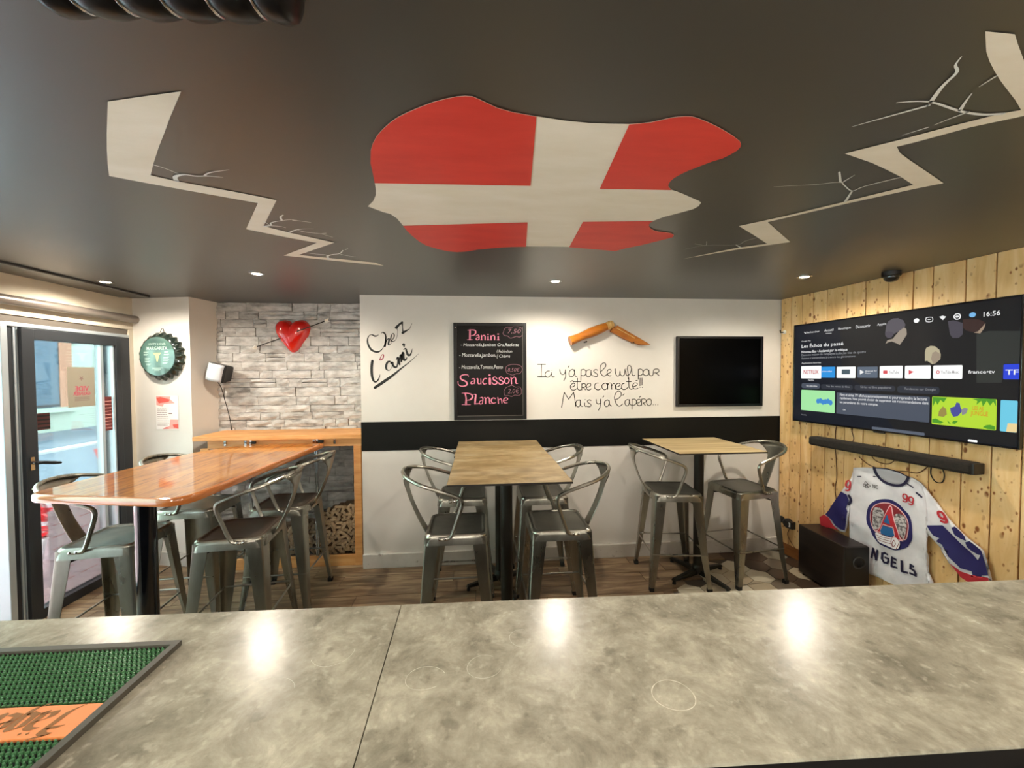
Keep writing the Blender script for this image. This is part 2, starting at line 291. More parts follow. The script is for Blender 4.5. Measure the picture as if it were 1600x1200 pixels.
def mesh(name, mb, mats, smoothf=False, off=(0, 0, 0)):
    me = bpy.data.meshes.new(name); me.from_pydata([(v[0] - off[0], v[1] - off[1], v[2] - off[2]) for v in mb.v], [], mb.f)
    for mm in (mats if isinstance(mats, (list, tuple)) else [mats]): me.materials.append(mm)
    if any(mb.mi): me.polygons.foreach_set('material_index', mb.mi)
    if smoothf: me.polygons.foreach_set('use_smooth', [True] * len(me.polygons))
    me.update(); return me
OFF = {}
def obj(name, mb, mats, parent=None, smoothf=False, bev=0, kind=None, label=None, wn=False):
    off = OFF.get(parent.name, (0, 0, 0)) if parent else (0, 0, 0)
    o = bpy.data.objects.new(name, mesh(name, mb, mats, smoothf, off)); COL.objects.link(o)
    if parent: o.parent = parent; OFF[o.name] = off
    if bev: b = o.modifiers.new('bevel', 'BEVEL'); b.width = bev; b.segments = 2; b.limit_method = 'ANGLE'; b.angle_limit = .6
    if smoothf == 2:
        for p in o.data.polygons: p.use_smooth = True
        o.data.set_sharp_from_angle(angle=.6)
    if kind: o['kind'] = kind
    if label: o['label'] = label
    return o
def tag(o, label, cat, group=None, kind=None):
    o['label'] = label; o['category'] = cat
    if group: o['group'] = group
    if kind: o['kind'] = kind
    return o
class Fr:
    def __init__(s, loc, rz): s.loc = Vector(loc); s.rz = rz; s.m = Matrix.Translation(s.loc) @ Matrix.Rotation(rz, 4, 'Z')
    def w(s, x, y, z): return s.m @ Vector((x, y, z))
WORLD = Fr((0, 0, 0), 0)
BACK = Fr((0, 3.47, 0), 0)                       # back wall: x right, y into the wall, z up
RIGHTW = Fr((2.886, 3.46, 0), -math.atan2(.9943, .1063))
LEFTW = Fr((-3.11, 0, 0), PI / 2)
COLF = Fr((-3.09, 3.74, 0), math.atan2(3.643 - 3.74, .53))
def thing(name, label, cat, fr, o=(0, 0, 0), group=None):
    e = bpy.data.objects.new(name, None); COL.objects.link(e); e.empty_display_size = .05
    e.location = fr.w(*o); e.rotation_euler = (0, 0, fr.rz); OFF[e.name] = tuple(o)
    return tag(e, label, cat, group)
def fixed(name, fr, kind='structure'):
    e = bpy.data.objects.new(name, None); COL.objects.link(e); e.location = fr.loc; e.rotation_euler = (0, 0, fr.rz); e['kind'] = kind; OFF[e.name] = (0, 0, 0); return e
def copy_tree(o, parent=None):
    c = o.copy(); COL.objects.link(c); c.parent = parent; OFF[c.name] = OFF.get(o.name, (0, 0, 0))
    for ch in list(o.children): copy_tree(ch, c)
    return c
PV = lambda a, b, d: (a, d, b)          # vertical plane (s,z,depth)
PC = lambda a, b, d: (a, b, d)          # horizontal plane
_fc = bpy.data.curves.new('text', 'FONT'); _fo = bpy.data.objects.new('text_tmp', _fc); COL.objects.link(_fo)
def text(mb, s, x0, z0, x1, z1, P=PV, d=0, mi=0, shear=0, bold=0, flip=False, keep=False):
    _fc.body = s; _fc.offset = bold; _fc.resolution_u = 2; _fc.shear = shear
    bpy.context.view_layer.update(); dg = bpy.context.evaluated_depsgraph_get(); me = _fo.evaluated_get(dg).to_mesh()
    if not len(me.vertices): return
    xs = [v.co.x for v in me.vertices]; ys = [v.co.y for v in me.vertices]; a, b, c, e = min(xs), max(xs), min(ys), max(ys)
    sx = (x1 - x0) / (b - a); sz = (z1 - z0) / (e - c)
    vs = []
    for v in me.vertices:
        X = (v.co.x - a) * sx; Z = (v.co.y - c) * sz
        if flip: X = (x1 - x0) - X; 
        vs.append(P(x0 + X, z0 + Z, d))
    mb.add(vs, [tuple(p.vertices) for p in me.polygons], mi); _fo.evaluated_get(dg).to_mesh_clear()
# ------------------------------------------------------------------ drawn outlines, in metres
FLAG_ALL=[(0.1575,1.0445),(0.0907,1.0318),(0.0507,1.0187),(0.0056,0.9921),(-0.013,0.9822),(-0.0314,0.9819),(-0.05,0.985),(-0.0816,0.9962),(-0.1141,1.0102),(-0.1482,1.0302),(-0.1839,1.0529),(-0.2141,1.0749),(-0.2387,1.0973),(-0.2682,1.1307),(-0.2921,1.1621),(-0.3149,1.2025),(-0.331,1.2398),(-0.3515,1.3117),(-0.3615,1.375),(-0.3734,1.4449),(-0.3824,1.4925),(-0.3959,1.5437),(-0.4189,1.5948),(-0.4551,1.6478),(-0.4061,1.7005),(-0.3792,1.7191),(-0.3622,1.7633),(-0.3513,1.8459),(-0.3446,1.9079),(-0.3293,1.9842),(-0.3097,2.0555),(-0.2802,2.1197),(-0.2138,2.1817),(-0.1681,2.209),(-0.1201,2.2191),(-0.0635,2.2019),(-0.0075,2.1676),(0.1012,2.1263),(0.1817,2.1083),(0.2569,2.0991),(0.3704,2.0913),(0.4941,2.091),(0.6554,2.1179),(0.7703,2.1406),(0.814,2.0858),(0.8759,2.032),(0.9298,1.9696),(0.9641,1.9298),(0.9848,1.903),(0.9782,1.8753),(0.952,1.8497),(0.9122,1.8391),(0.877,1.8317),(0.8453,1.8176),(0.8143,1.788),(0.7949,1.7586),(0.7876,1.7294),(0.7945,1.7087),(0.8198,1.6651),(0.8723,1.6136),(0.9066,1.5759),(0.9132,1.5463),(0.9047,1.5143),(0.8843,1.4977),(0.8661,1.488),(0.7915,1.4465),(0.757,1.4287),(0.7282,1.4168),(0.7045,1.3934),(0.6953,1.3753),(0.6909,1.3519),(0.6936,1.327),(0.7032,1.3025),(0.7167,1.2785),(0.7608,1.2211),(0.7878,1.1971),(0.7981,1.1752),(0.8047,1.1516),(0.8024,1.1347),(0.796,1.1224),(0.7812,1.1072),(0.7429,1.0836),(0.7079,1.0655),(0.6748,1.0491),(0.6346,1.0317),(0.5978,1.0179),(0.577,1.0124),(0.5597,1.0127),(0.5406,1.0162),(0.5225,1.0216),(0.4999,1.0326),(0.4769,1.0437),(0.4482,1.0512),(0.4199,1.0566),(0.3629,1.0599),(0.3069,1.0609),(0.236,1.0558),(0.1937,1.0498)]
FLAG_RED=[[(0.1575,1.0445),(0.0907,1.0318),(0.0507,1.0187),(0.0056,0.9921),(-0.013,0.9822),(-0.0314,0.9819),(-0.05,0.985),(-0.0816,0.9962),(-0.1141,1.0102),(-0.1482,1.0302),(-0.1839,1.0529),(-0.2141,1.0749),(-0.2387,1.0973),(-0.2682,1.1307),(-0.2921,1.1621),(-0.3149,1.2025),(-0.331,1.2398),(-0.3515,1.3117),(-0.3615,1.375),(-0.3734,1.4449),(0.1917,1.4236)],[(-0.3513,1.8459),(-0.3446,1.9079),(-0.3293,1.9842),(-0.3097,2.0555),(-0.2802,2.1197),(-0.2138,2.1817),(-0.1681,2.209),(-0.1201,2.2191),(-0.0635,2.2019),(-0.0075,2.1676),(0.1012,2.1263),(0.1817,2.1083),(0.2569,2.0991),(0.2232,1.7638)],[(0.4941,2.091),(0.6554,2.1179),(0.7703,2.1406),(0.814,2.0858),(0.8759,2.032),(0.9298,1.9696),(0.9641,1.9298),(0.9848,1.903),(0.9782,1.8753),(0.952,1.8497),(0.9122,1.8391),(0.877,1.8317),(0.8453,1.8176),(0.8143,1.788),(0.7949,1.7586),(0.7876,1.7294),(0.7945,1.7087),(0.4747,1.7401)],[(0.7282,1.4168),(0.7045,1.3934),(0.6953,1.3753),(0.6909,1.3519),(0.6936,1.327),(0.7032,1.3025),(0.7167,1.2785),(0.7608,1.2211),(0.7878,1.1971),(0.7981,1.1752),(0.8047,1.1516),(0.8024,1.1347),(0.796,1.1224),(0.7812,1.1072),(0.7429,1.0836),(0.7079,1.0655),(0.6748,1.0491),(0.6346,1.0317),(0.5978,1.0179),(0.577,1.0124),(0.5597,1.0127),(0.5406,1.0162),(0.5225,1.0216),(0.4999,1.0326),(0.4769,1.0437),(0.4482,1.0512),(0.4199,1.0566),(0.4538,1.4272)]]
BOLT_LEFT=[(-0.9322,1.0716),(-0.8331,1.0467),(-0.7216,1.0202),(-0.7765,1.0755),(-0.8257,1.125),(-0.8861,1.188),(-0.9693,1.2735),(-1.0564,1.3661),(-1.1302,1.4477),(-1.0819,1.4805),(-0.9126,1.5566),(-0.7975,1.6139),(-0.9938,1.8915),(-0.9887,1.907),(-0.9205,1.9713),(-0.8444,2.0349),(-0.7563,2.1077),(-1.0375,2.335),(-0.6422,2.4592),(-0.6037,2.5297),(-1.1301,2.3526),(-0.8487,2.1171),(-0.9643,2.0433),(-1.1015,1.9425),(-0.8866,1.6473),(-0.9493,1.618),(-1.0892,1.5544),(-1.1857,1.5091),(-1.2764,1.4634),(-1.2098,1.3831),(-1.1339,1.2954),(-1.0575,1.2093),(-0.9889,1.1338)]
BRANCH_LEFT=[([(-1.0647,1.375),(-1.0452,1.3931),(-1.0274,1.4268),(-1.0172,1.4369)],(0.004,0.002)),([(-1.0716,1.483),(-1.0575,1.4565),(-1.0391,1.4428),(-1.0083,1.4326),(-0.9791,1.4414),(-0.9323,1.4379),(-0.8916,1.4442)],(0.015,0.002)),([(-0.9495,1.4392),(-0.9258,1.4192),(-0.8901,1.4047),(-0.8367,1.389)],(0.007,0.0015)),([(-0.9676,1.8425),(-0.962,1.8772)],(0.006,0.003)),([(-0.9985,1.9004),(-0.9584,1.883),(-0.9403,1.8521),(-0.8751,1.8211),(-0.8066,1.8028)],(0.01,0.0025)),([(-0.9616,1.8892),(-0.9234,1.8926),(-0.9049,1.9098)],(0.006,0.0025)),([(-0.8795,1.8214),(-0.8657,1.7829),(-0.8445,1.76)],(0.01,0.006)),([(-0.8296,1.8156),(-0.7948,1.8245),(-0.7606,1.8358)],(0.006,0.0025)),([(-0.9205,1.9713),(-0.853,1.925),(-0.7796,1.9135)],(0.01,0.002)),([(-0.8602,1.9409),(-0.8326,1.9625),(-0.7734,1.9785),(-0.7333,2.0243)],(0.007,0.002)),([(-0.7745,1.9813),(-0.7429,1.9669)],(0.006,0.003)),([(-0.9793,2.2905),(-0.9324,2.3092),(-0.8857,2.3172),(-0.8802,2.3395)],(0.006,0.007)),([(-0.8982,2.4095),(-0.8808,2.3453),(-0.8392,2.3122),(-0.7926,2.2905),(-0.7554,2.2308)],(0.015,0.006)),([(-0.7922,2.3053),(-0.7618,2.3315),(-0.7165,2.3497)],(0.006,0.0015)),([(-0.7368,2.2157),(-0.719,2.2025)],(0.007,0.004))]
BOLT_RIGHT=[(1.1589,1.1441),(1.2568,1.0642),(1.3268,1.0007),(1.4028,0.9375),(1.4372,0.921),(1.3699,0.8892),(1.2982,0.858),(1.2395,0.8322),(1.1873,0.8077),(1.1408,0.7846),(1.1002,0.7625),(1.0323,0.7178),(1.102,0.7189),(1.1395,0.7386),(1.2246,0.7813),(1.3941,0.8626),(1.5267,0.9215),(1.4779,0.9412),(1.3938,0.9956),(1.315,1.0739),(1.2851,1.0979),(1.3335,1.1284),(1.4088,1.1631),(1.5228,1.2128),(1.7068,1.2939),(1.6566,1.3335),(1.5147,1.4741),(1.3278,1.6837),(1.6528,1.9308),(1.447,2.0733),(1.2352,2.2614),(1.4252,2.0423),(1.5464,1.9641),(1.3809,1.8456),(1.2265,1.739),(1.3609,1.6074),(1.483,1.4635),(1.6076,1.3136),(1.4938,1.2623),(1.3932,1.2225),(1.3024,1.188)]
BRANCH_RIGHT=[([(1.169,0.9237),(1.1281,0.9567),(1.0847,0.9917),(1.053,1.0184)],(0.009,0.0018)),([(1.0748,0.9204),(1.1094,0.9135),(1.1457,0.9107),(1.1862,0.9162),(1.2746,0.9362),(1.3179,0.9421),(1.3633,0.9443),(1.4092,0.937)],(0.003,0.009)),([(1.1598,0.9113),(1.1246,0.8598),(1.1063,0.8189),(1.0766,0.7994),(1.0616,0.778)],(0.0105,0.0024)),([(1.2743,0.9335),(1.251,0.9069),(1.2264,0.8755)],(0.009,0.0024)),([(1.3056,0.9384),(1.2906,0.9632),(1.2777,0.9941)],(0.006,0.0024)),([(1.2718,1.0048),(1.2388,1.0429)],(0.0048,0.0018)),([(1.2127,0.8198),(1.2166,0.8542)],(0.006,0.0024)),([(1.4999,1.2651),(1.4369,1.3351),(1.4244,1.373),(1.3492,1.3326),(1.312,1.3143),(1.2412,1.337),(1.1614,1.3518),(1.0983,1.3654)],(0.006,0.0012)),([(1.2459,1.2488),(1.3163,1.314)],(0.006,0.0072)),([(1.3249,1.3134),(1.3191,1.2639)],(0.006,0.0024)),([(1.4878,1.4631),(1.4244,1.373)],(0.0105,0.006)),([(1.4219,1.8831),(1.3988,1.9303),(1.3912,1.9938),(1.2292,2.0126),(1.1453,2.0898)],(0.0042,0.0012)),([(1.1566,1.9911),(1.2292,2.0126),(1.1982,1.9514)],(0.0024,0.003)),([(1.3912,1.9938),(1.4581,2.04)],(0.006,0.009))]
CHEZ=[([(-0.8821,2.0683),(-0.9,2.0579),(-0.9178,2.0578),(-0.9384,2.0681),(-0.9562,2.065),(-0.9731,2.0437),(-0.9777,2.0104),(-0.9694,1.974),(-0.9462,1.9376),(-0.9168,1.9206),(-0.8871,1.9182),(-0.8571,1.9376),(-0.8358,1.9742),(-0.8233,2.0168),(-0.8199,2.0472),(-0.8285,2.0776),(-0.8432,2.0884),(-0.8581,2.0835)],[0.0037,0.0104,0.0133,0.0089,0.0059,0.0089,0.0133,0.0163,0.0178,0.0163,0.0148,0.0074,0.0044,0.0074,0.0104,0.0133,0.0104,0.0044]),([(-0.8199,2.0533),(-0.8234,2.0107),(-0.8299,1.9681)],[0.0104,0.0148,0.0163]),([(-0.8299,1.9711),(-0.8206,1.9985),(-0.8083,2.0259),(-0.7933,2.0339),(-0.7948,2.0107),(-0.7999,1.9833),(-0.785,1.9834),(-0.7729,1.9986)],[0.0148,0.0074,0.0074,0.0119,0.0148,0.0119,0.0059,0.003]),([(-0.7817,2.0077),(-0.7636,2.026),(-0.7483,2.0535),(-0.751,2.0748),(-0.7629,2.0778),(-0.7751,2.0534),(-0.7785,2.026),(-0.7697,2.012),(-0.7518,2.0108),(-0.7336,2.0292),(-0.7212,2.0658),(-0.7177,2.1023),(-0.7246,2.1297)],[0.0044,0.0059,0.0089,0.0089,0.0059,0.0104,0.0119,0.0104,0.0059,0.0037,0.0037,0.0044,0.0059]),([(-0.7293,2.1315),(-0.7051,2.1572),(-0.6779,2.1787)],[0.0252,0.0178,0.0163]),([(-0.6779,2.1787),(-0.6754,2.133),(-0.6712,2.0873)],[0.0148,0.0074,0.0119]),([(-0.6748,2.0854),(-0.6458,2.1026),(-0.6156,2.1199)],[0.0222,0.0148,0.0044]),([(-0.6156,2.1199),(-0.6032,2.1456),(-0.5921,2.1701)],[0.0044,0.0037,0.0022])]
LAMI=[([(-0.9387,1.8373),(-0.9453,1.7917),(-0.9461,1.7369),(-0.9408,1.6942),(-0.9294,1.6636),(-0.9116,1.6544),(-0.8936,1.6695),(-0.8813,1.6939),(-0.8732,1.7213)],[0.0226,0.0226,0.0226,0.021,0.0178,0.0129,0.0113,0.0081,0.0024]),([(-0.79,1.8339),(-0.808,1.8279),(-0.819,1.8035),(-0.8206,1.773),(-0.8089,1.7576),(-0.791,1.7576),(-0.7757,1.7789),(-0.7694,1.8033),(-0.7781,1.8247)],[0.0145,0.0162,0.0194,0.0178,0.0097,0.0048,0.004,0.0065,0.0145]),([(-0.7812,1.8186),(-0.7662,1.8247),(-0.7623,1.8003),(-0.7458,1.7837),(-0.7307,1.7861),(-0.7245,1.8032),(-0.7199,1.8338),(-0.7209,1.8552)],[0.0113,0.0162,0.0194,0.0178,0.0145,0.0113,0.0097,0.0081]),([(-0.7329,1.8521),(-0.7207,1.8692),(-0.7149,1.8521),(-0.7104,1.8276),(-0.7047,1.8062)],[0.0065,0.0145,0.0194,0.021,0.0145]),([(-0.7064,1.8154),(-0.706,1.846),(-0.6977,1.8814),(-0.6893,1.8888),(-0.6878,1.8643),(-0.6899,1.8337)],[0.0048,0.0097,0.0162,0.021,0.0226,0.0145]),([(-0.6881,1.8398),(-0.6845,1.8826),(-0.677,1.9102),(-0.6723,1.901),(-0.6727,1.8704),(-0.6639,1.8471),(-0.6488,1.852),(-0.6396,1.8703)],[0.0048,0.0097,0.0178,0.0226,0.0242,0.021,0.0129,0.0048]),([(-0.667,1.9377),(-0.6507,1.9469),(-0.642,1.9193),(-0.6303,1.8918),(-0.6122,1.8918),(-0.5999,1.9163),(-0.5923,1.9469)],[0.0065,0.0129,0.0178,0.021,0.0162,0.0097,0.0024]),([(-0.6761,1.9792),(-0.6653,1.9835),(-0.6644,1.9591)],[0.0129,0.021,0.0065])]
LAMI_LINE=[([(-0.9201,1.6038),(-0.8371,1.66),(-0.7647,1.7116),(-0.698,1.7664),(-0.6129,1.8335),(-0.5385,1.9021)],[0.0239,0.0252,0.0202,0.0126,0.0063,0.0019])]
LAMI_MARK=[([(-0.875,1.8494),(-0.8613,1.8493),(-0.8462,1.8645),(-0.8411,1.8889),(-0.8488,1.895),(-0.8608,1.8859),(-0.87,1.8646),(-0.875,1.8494)],[0.0101,0.0101,0.0101,0.0088,0.0076,0.0063,0.0063,0.0088])]
QUOTE=[[(0.5258,1.805),(0.5988,1.8048)],[(0.5625,1.8049),(0.5588,1.6913)],[(0.5254,1.6915),(0.5943,1.6911)],[(0.6342,1.7427),(0.6133,1.7407),(0.5965,1.7222),(0.5964,1.7015),(0.6131,1.6869),(0.6341,1.693),(0.653,1.7177)],[(0.6551,1.7301),(0.6559,1.7053),(0.6634,1.6908),(0.6802,1.6907)],[(0.6577,1.75),(0.6594,1.75)],[(0.7308,1.7567),(0.737,1.7256),(0.756,1.711),(0.7771,1.7213),(0.7834,1.7545)],[(0.7834,1.7545),(0.7855,1.7129),(0.7833,1.6838),(0.7685,1.6557)],[(0.8172,1.7896),(0.8067,1.7731)],[(0.8531,1.7583),(0.8278,1.748),(0.8172,1.7211),(0.8235,1.6961),(0.8425,1.6897),(0.8616,1.7042),(0.8679,1.7333),(0.8574,1.7562)],[(0.868,1.7541),(0.8713,1.7125),(0.8785,1.6937),(0.8912,1.6957)],[(0.9294,1.7539),(0.9273,1.6559)],[(0.9294,1.7497),(0.9507,1.7579),(0.972,1.7453),(0.9762,1.7203),(0.9592,1.6995),(0.9294,1.7018)],[(1.0103,1.7535),(0.9847,1.7474),(0.9741,1.7203),(0.9847,1.6931),(1.0018,1.6888),(1.0189,1.7034),(1.0231,1.7493)],[(1.0231,1.7326),(1.0295,1.7033),(1.0445,1.697)],[(1.085,1.749),(1.0658,1.7554),(1.0487,1.7429),(1.0573,1.7283),(1.0787,1.7156),(1.0851,1.6988),(1.0701,1.6885),(1.0487,1.6969)],[(0.8318,1.5961),(0.853,1.5981),(0.8721,1.6125),(0.8657,1.6271),(0.8488,1.6273),(0.8297,1.6045),(0.8361,1.5753),(0.8615,1.5667),(0.8869,1.579)],[(0.8319,1.644),(0.8467,1.6543)],[(0.8467,1.6543),(0.8615,1.6417)],[(0.8955,1.6749),(0.8933,1.6249),(0.8954,1.5831),(0.9103,1.5671),(0.9337,1.5703)],[(0.8615,1.6447),(0.9273,1.6442)],[(0.9358,1.6245),(0.9358,1.5682)],[(0.9358,1.6204),(0.9528,1.6265),(0.9698,1.6201),(0.972,1.6034),(0.9571,1.591),(0.9422,1.5911)],[(0.9507,1.591),(0.972,1.5679)],[(0.9805,1.5929),(1.0018,1.5948),(1.0189,1.6072),(1.0168,1.624),(0.9997,1.6283),(0.9826,1.6117),(0.9784,1.5908),(0.989,1.5698),(1.0082,1.5676),(1.0253,1.5779)],[(0.7471,1.4094),(0.7641,1.5051),(0.7726,1.5467)],[(0.7726,1.5467),(0.8127,1.4838)],[(0.8127,1.4838),(0.8593,1.5459)],[(0.8593,1.5459),(0.8699,1.4915),(0.8783,1.4162)],[(0.9166,1.4743),(0.8911,1.4704),(0.8805,1.4454),(0.8868,1.4203),(0.906,1.4117),(0.9209,1.4324),(0.9209,1.4743)],[(0.9209,1.4492),(0.9294,1.4198),(0.9464,1.4175)],[(0.9635,1.4466),(0.9635,1.4235),(0.9763,1.4129)],[(0.966,1.4771),(0.9677,1.4771)],[(1.0232,1.469),(1.0061,1.4754),(0.9891,1.4651),(0.9976,1.4483),(1.019,1.4355),(1.0211,1.4187),(1.0019,1.4105),(0.9805,1.4191)],[(1.1156,1.7364),(1.1392,1.7572),(1.1628,1.7864),(1.1584,1.8115),(1.1391,1.8158),(1.1134,1.7907),(1.1083,1.7531),(1.1157,1.7196),(1.135,1.6965),(1.1564,1.6964),(1.1758,1.7109)],[(1.1758,1.7151),(1.1994,1.7234),(1.2123,1.7401),(1.2058,1.7548),(1.1864,1.7528),(1.1744,1.7319),(1.1801,1.7067),(1.1951,1.6962),(1.2124,1.6982)],[(1.251,1.7609),(1.2532,1.7231),(1.2684,1.6958),(1.29,1.6998),(1.2977,1.7397)],[(1.2977,1.7397),(1.3008,1.7103),(1.316,1.6955),(1.3376,1.7059),(1.3439,1.7564)],[(1.3526,1.7437),(1.3549,1.7142),(1.3636,1.6973),(1.3788,1.7015)],[(1.3539,1.7584),(1.3556,1.7584)],[(1.3745,1.6973),(1.3939,1.7183),(1.4047,1.7477),(1.4046,1.773),(1.3937,1.7898),(1.3742,1.7878),(1.3686,1.7605),(1.3744,1.7183),(1.3759,1.6657)],[(1.4103,1.7435),(1.4135,1.7097),(1.4244,1.697),(1.4375,1.6991)],[(1.4112,1.7569),(1.4129,1.7569)],[(1.4721,1.7559),(1.4724,1.6609)],[(1.4721,1.7516),(1.4939,1.7579),(1.5136,1.7451),(1.5159,1.7177),(1.4985,1.6987),(1.4745,1.6989)],[(1.5507,1.7555),(1.5245,1.743),(1.5202,1.7134),(1.5422,1.6964),(1.5684,1.7047),(1.5748,1.7343),(1.5594,1.7534),(1.5507,1.7555)],[(1.5748,1.747),(1.5771,1.7131),(1.5881,1.697),(1.6122,1.7002),(1.6208,1.7468)],[(1.6208,1.7489),(1.6427,1.7586),(1.6691,1.7529),(1.6714,1.7339),(1.6517,1.7212),(1.6297,1.7213)],[(1.6429,1.7213),(1.6729,1.6965)],[(1.0943,1.6297),(1.0708,1.6278),(1.0558,1.6069),(1.0601,1.5818),(1.088,1.5669),(1.1137,1.5771)],[(1.1544,1.6293),(1.1308,1.6148),(1.1265,1.5896),(1.148,1.5685),(1.1717,1.5788),(1.1802,1.606),(1.1651,1.6271),(1.1544,1.6293)],[(1.1802,1.627),(1.1803,1.5724)],[(1.1802,1.6102),(1.1953,1.629),(1.2147,1.6225),(1.2191,1.5721)],[(1.2212,1.6057),(1.234,1.6245),(1.2492,1.6181),(1.2557,1.5718)],[(1.2579,1.5928),(1.2816,1.5968),(1.2989,1.6135),(1.2902,1.6262),(1.2686,1.6222),(1.2578,1.597),(1.2687,1.5717),(1.2903,1.5694),(1.3098,1.5818)],[(1.3378,1.6259),(1.3183,1.6176),(1.3119,1.5924),(1.325,1.5691),(1.351,1.571),(1.3791,1.5918)],[(1.381,1.6762),(1.3821,1.6213),(1.3878,1.5833),(1.4075,1.5705),(1.4292,1.583)],[(1.3594,1.6413),(1.405,1.641)],[(1.4204,1.5957),(1.4465,1.5998),(1.4639,1.6165),(1.4551,1.6272),(1.4334,1.6273),(1.4182,1.6042),(1.427,1.5788),(1.4466,1.5723),(1.4706,1.5784)],[(1.4485,1.6483),(1.4638,1.6525)],[(1.4898,1.6734),(1.4893,1.6037)],[(1.5082,1.6733),(1.5085,1.6077)],[(1.4893,1.5884),(1.4915,1.5884)],[(1.5112,1.5866),(1.5133,1.5865)],[(1.0709,1.4789),(1.0752,1.4474),(1.0924,1.4367),(1.1117,1.447),(1.1147,1.4806)],[(1.1147,1.4806),(1.1117,1.4302),(1.1053,1.4008),(1.0924,1.3779)],[(1.1438,1.5097),(1.1361,1.4972)],[(1.174,1.4715),(1.1525,1.4591),(1.1504,1.4297),(1.1655,1.4106),(1.187,1.4209),(1.1956,1.4545),(1.1826,1.4714),(1.174,1.4715)],[(1.1956,1.4671),(1.1999,1.4291),(1.2172,1.4163)],[(1.2473,1.475),(1.2776,1.4831),(1.3078,1.5123),(1.3055,1.5418),(1.286,1.5547),(1.2601,1.538),(1.2451,1.5003),(1.2517,1.4623),(1.269,1.4283),(1.2951,1.4132),(1.3232,1.434)],[(1.3381,1.5268),(1.3251,1.5155)],[(1.3752,1.4757),(1.3513,1.4654),(1.3449,1.4401),(1.3601,1.4167),(1.3797,1.4228),(1.3883,1.4523),(1.3839,1.4714)],[(1.3882,1.4735),(1.3927,1.4353),(1.408,1.4204)],[(1.4143,1.4774),(1.4133,1.3822)],[(1.4143,1.4732),(1.4383,1.4772),(1.4558,1.46),(1.4515,1.4347),(1.4297,1.4201),(1.4145,1.4245)],[(1.458,1.4388),(1.482,1.4449),(1.4973,1.4596),(1.4885,1.4745),(1.4688,1.4726),(1.4567,1.4516),(1.4646,1.426),(1.4821,1.4152),(1.4996,1.4214)],[(1.484,1.4958),(1.4993,1.5041)],[(1.5059,1.4765),(1.5062,1.4192)],[(1.5059,1.4743),(1.5278,1.4805),(1.5476,1.4675),(1.5454,1.4506),(1.5214,1.4402)],[(1.5214,1.4402),(1.5412,1.4188)],[(1.5782,1.4778),(1.5585,1.4674),(1.5543,1.442),(1.5675,1.4185),(1.5873,1.4182),(1.6025,1.4414),(1.5958,1.4713),(1.5782,1.4778)],[(1.6171,1.4221),(1.6198,1.4221)],[(1.6391,1.4219),(1.6418,1.4218)],[(1.6612,1.4216),(1.6638,1.4216)]]
CHALK_PANINI=[([(-0.1027,2.1086),(-0.0709,2.1117),(-0.0391,2.1076),(-0.0329,2.0885),(-0.0458,2.0672),(-0.0734,2.0607)],[0.0052,0.007,0.0105,0.0131,0.0087,0.0052]),([(-0.0836,2.1095),(-0.0851,2.0267)],[0.0157,0.0148]),([(-0.1076,2.0253),(-0.0631,2.0254)],[0.0052,0.0052]),([(-0.0289,2.0587),(-0.0118,2.0673),(-0.0034,2.0545),(-0.0044,2.0269)],[0.0061,0.007,0.0096,0.0087]),([(-0.0055,2.0482),(-0.0247,2.0417),(-0.0291,2.0289),(-0.0164,2.0238),(-0.0035,2.0332)],[0.0052,0.0061,0.0079,0.0061,0.0044]),([(0.018,2.061),(0.0186,2.0248)],[0.0113,0.0105]),([(0.0092,2.0239),(0.0284,2.0239)],[0.0044,0.0044]),([(0.0222,2.0546),(0.0393,2.0641),(0.0499,2.0547),(0.0497,2.024)],[0.0044,0.0079,0.0096,0.0096]),([(0.0768,2.0527),(0.0766,2.0249)],[0.0105,0.0105]),([(0.0744,2.0719),(0.0795,2.0719)],[0.0087,0.0087]),([(0.0646,2.024),(0.0882,2.0241)],[0.0044,0.0044]),([(0.1034,2.0592),(0.104,2.025)],[0.0105,0.0105]),([(0.1076,2.0549),(0.1269,2.0644),(0.1354,2.0528),(0.1353,2.0251)],[0.0044,0.0079,0.0096,0.0096]),([(0.1676,2.0529),(0.1674,2.0251)],[0.0113,0.0113]),([(0.1634,2.0756),(0.1699,2.0756)],[0.0105,0.0105]),([(0.1567,2.0243),(0.1782,2.0243)],[0.0044,0.0044])]
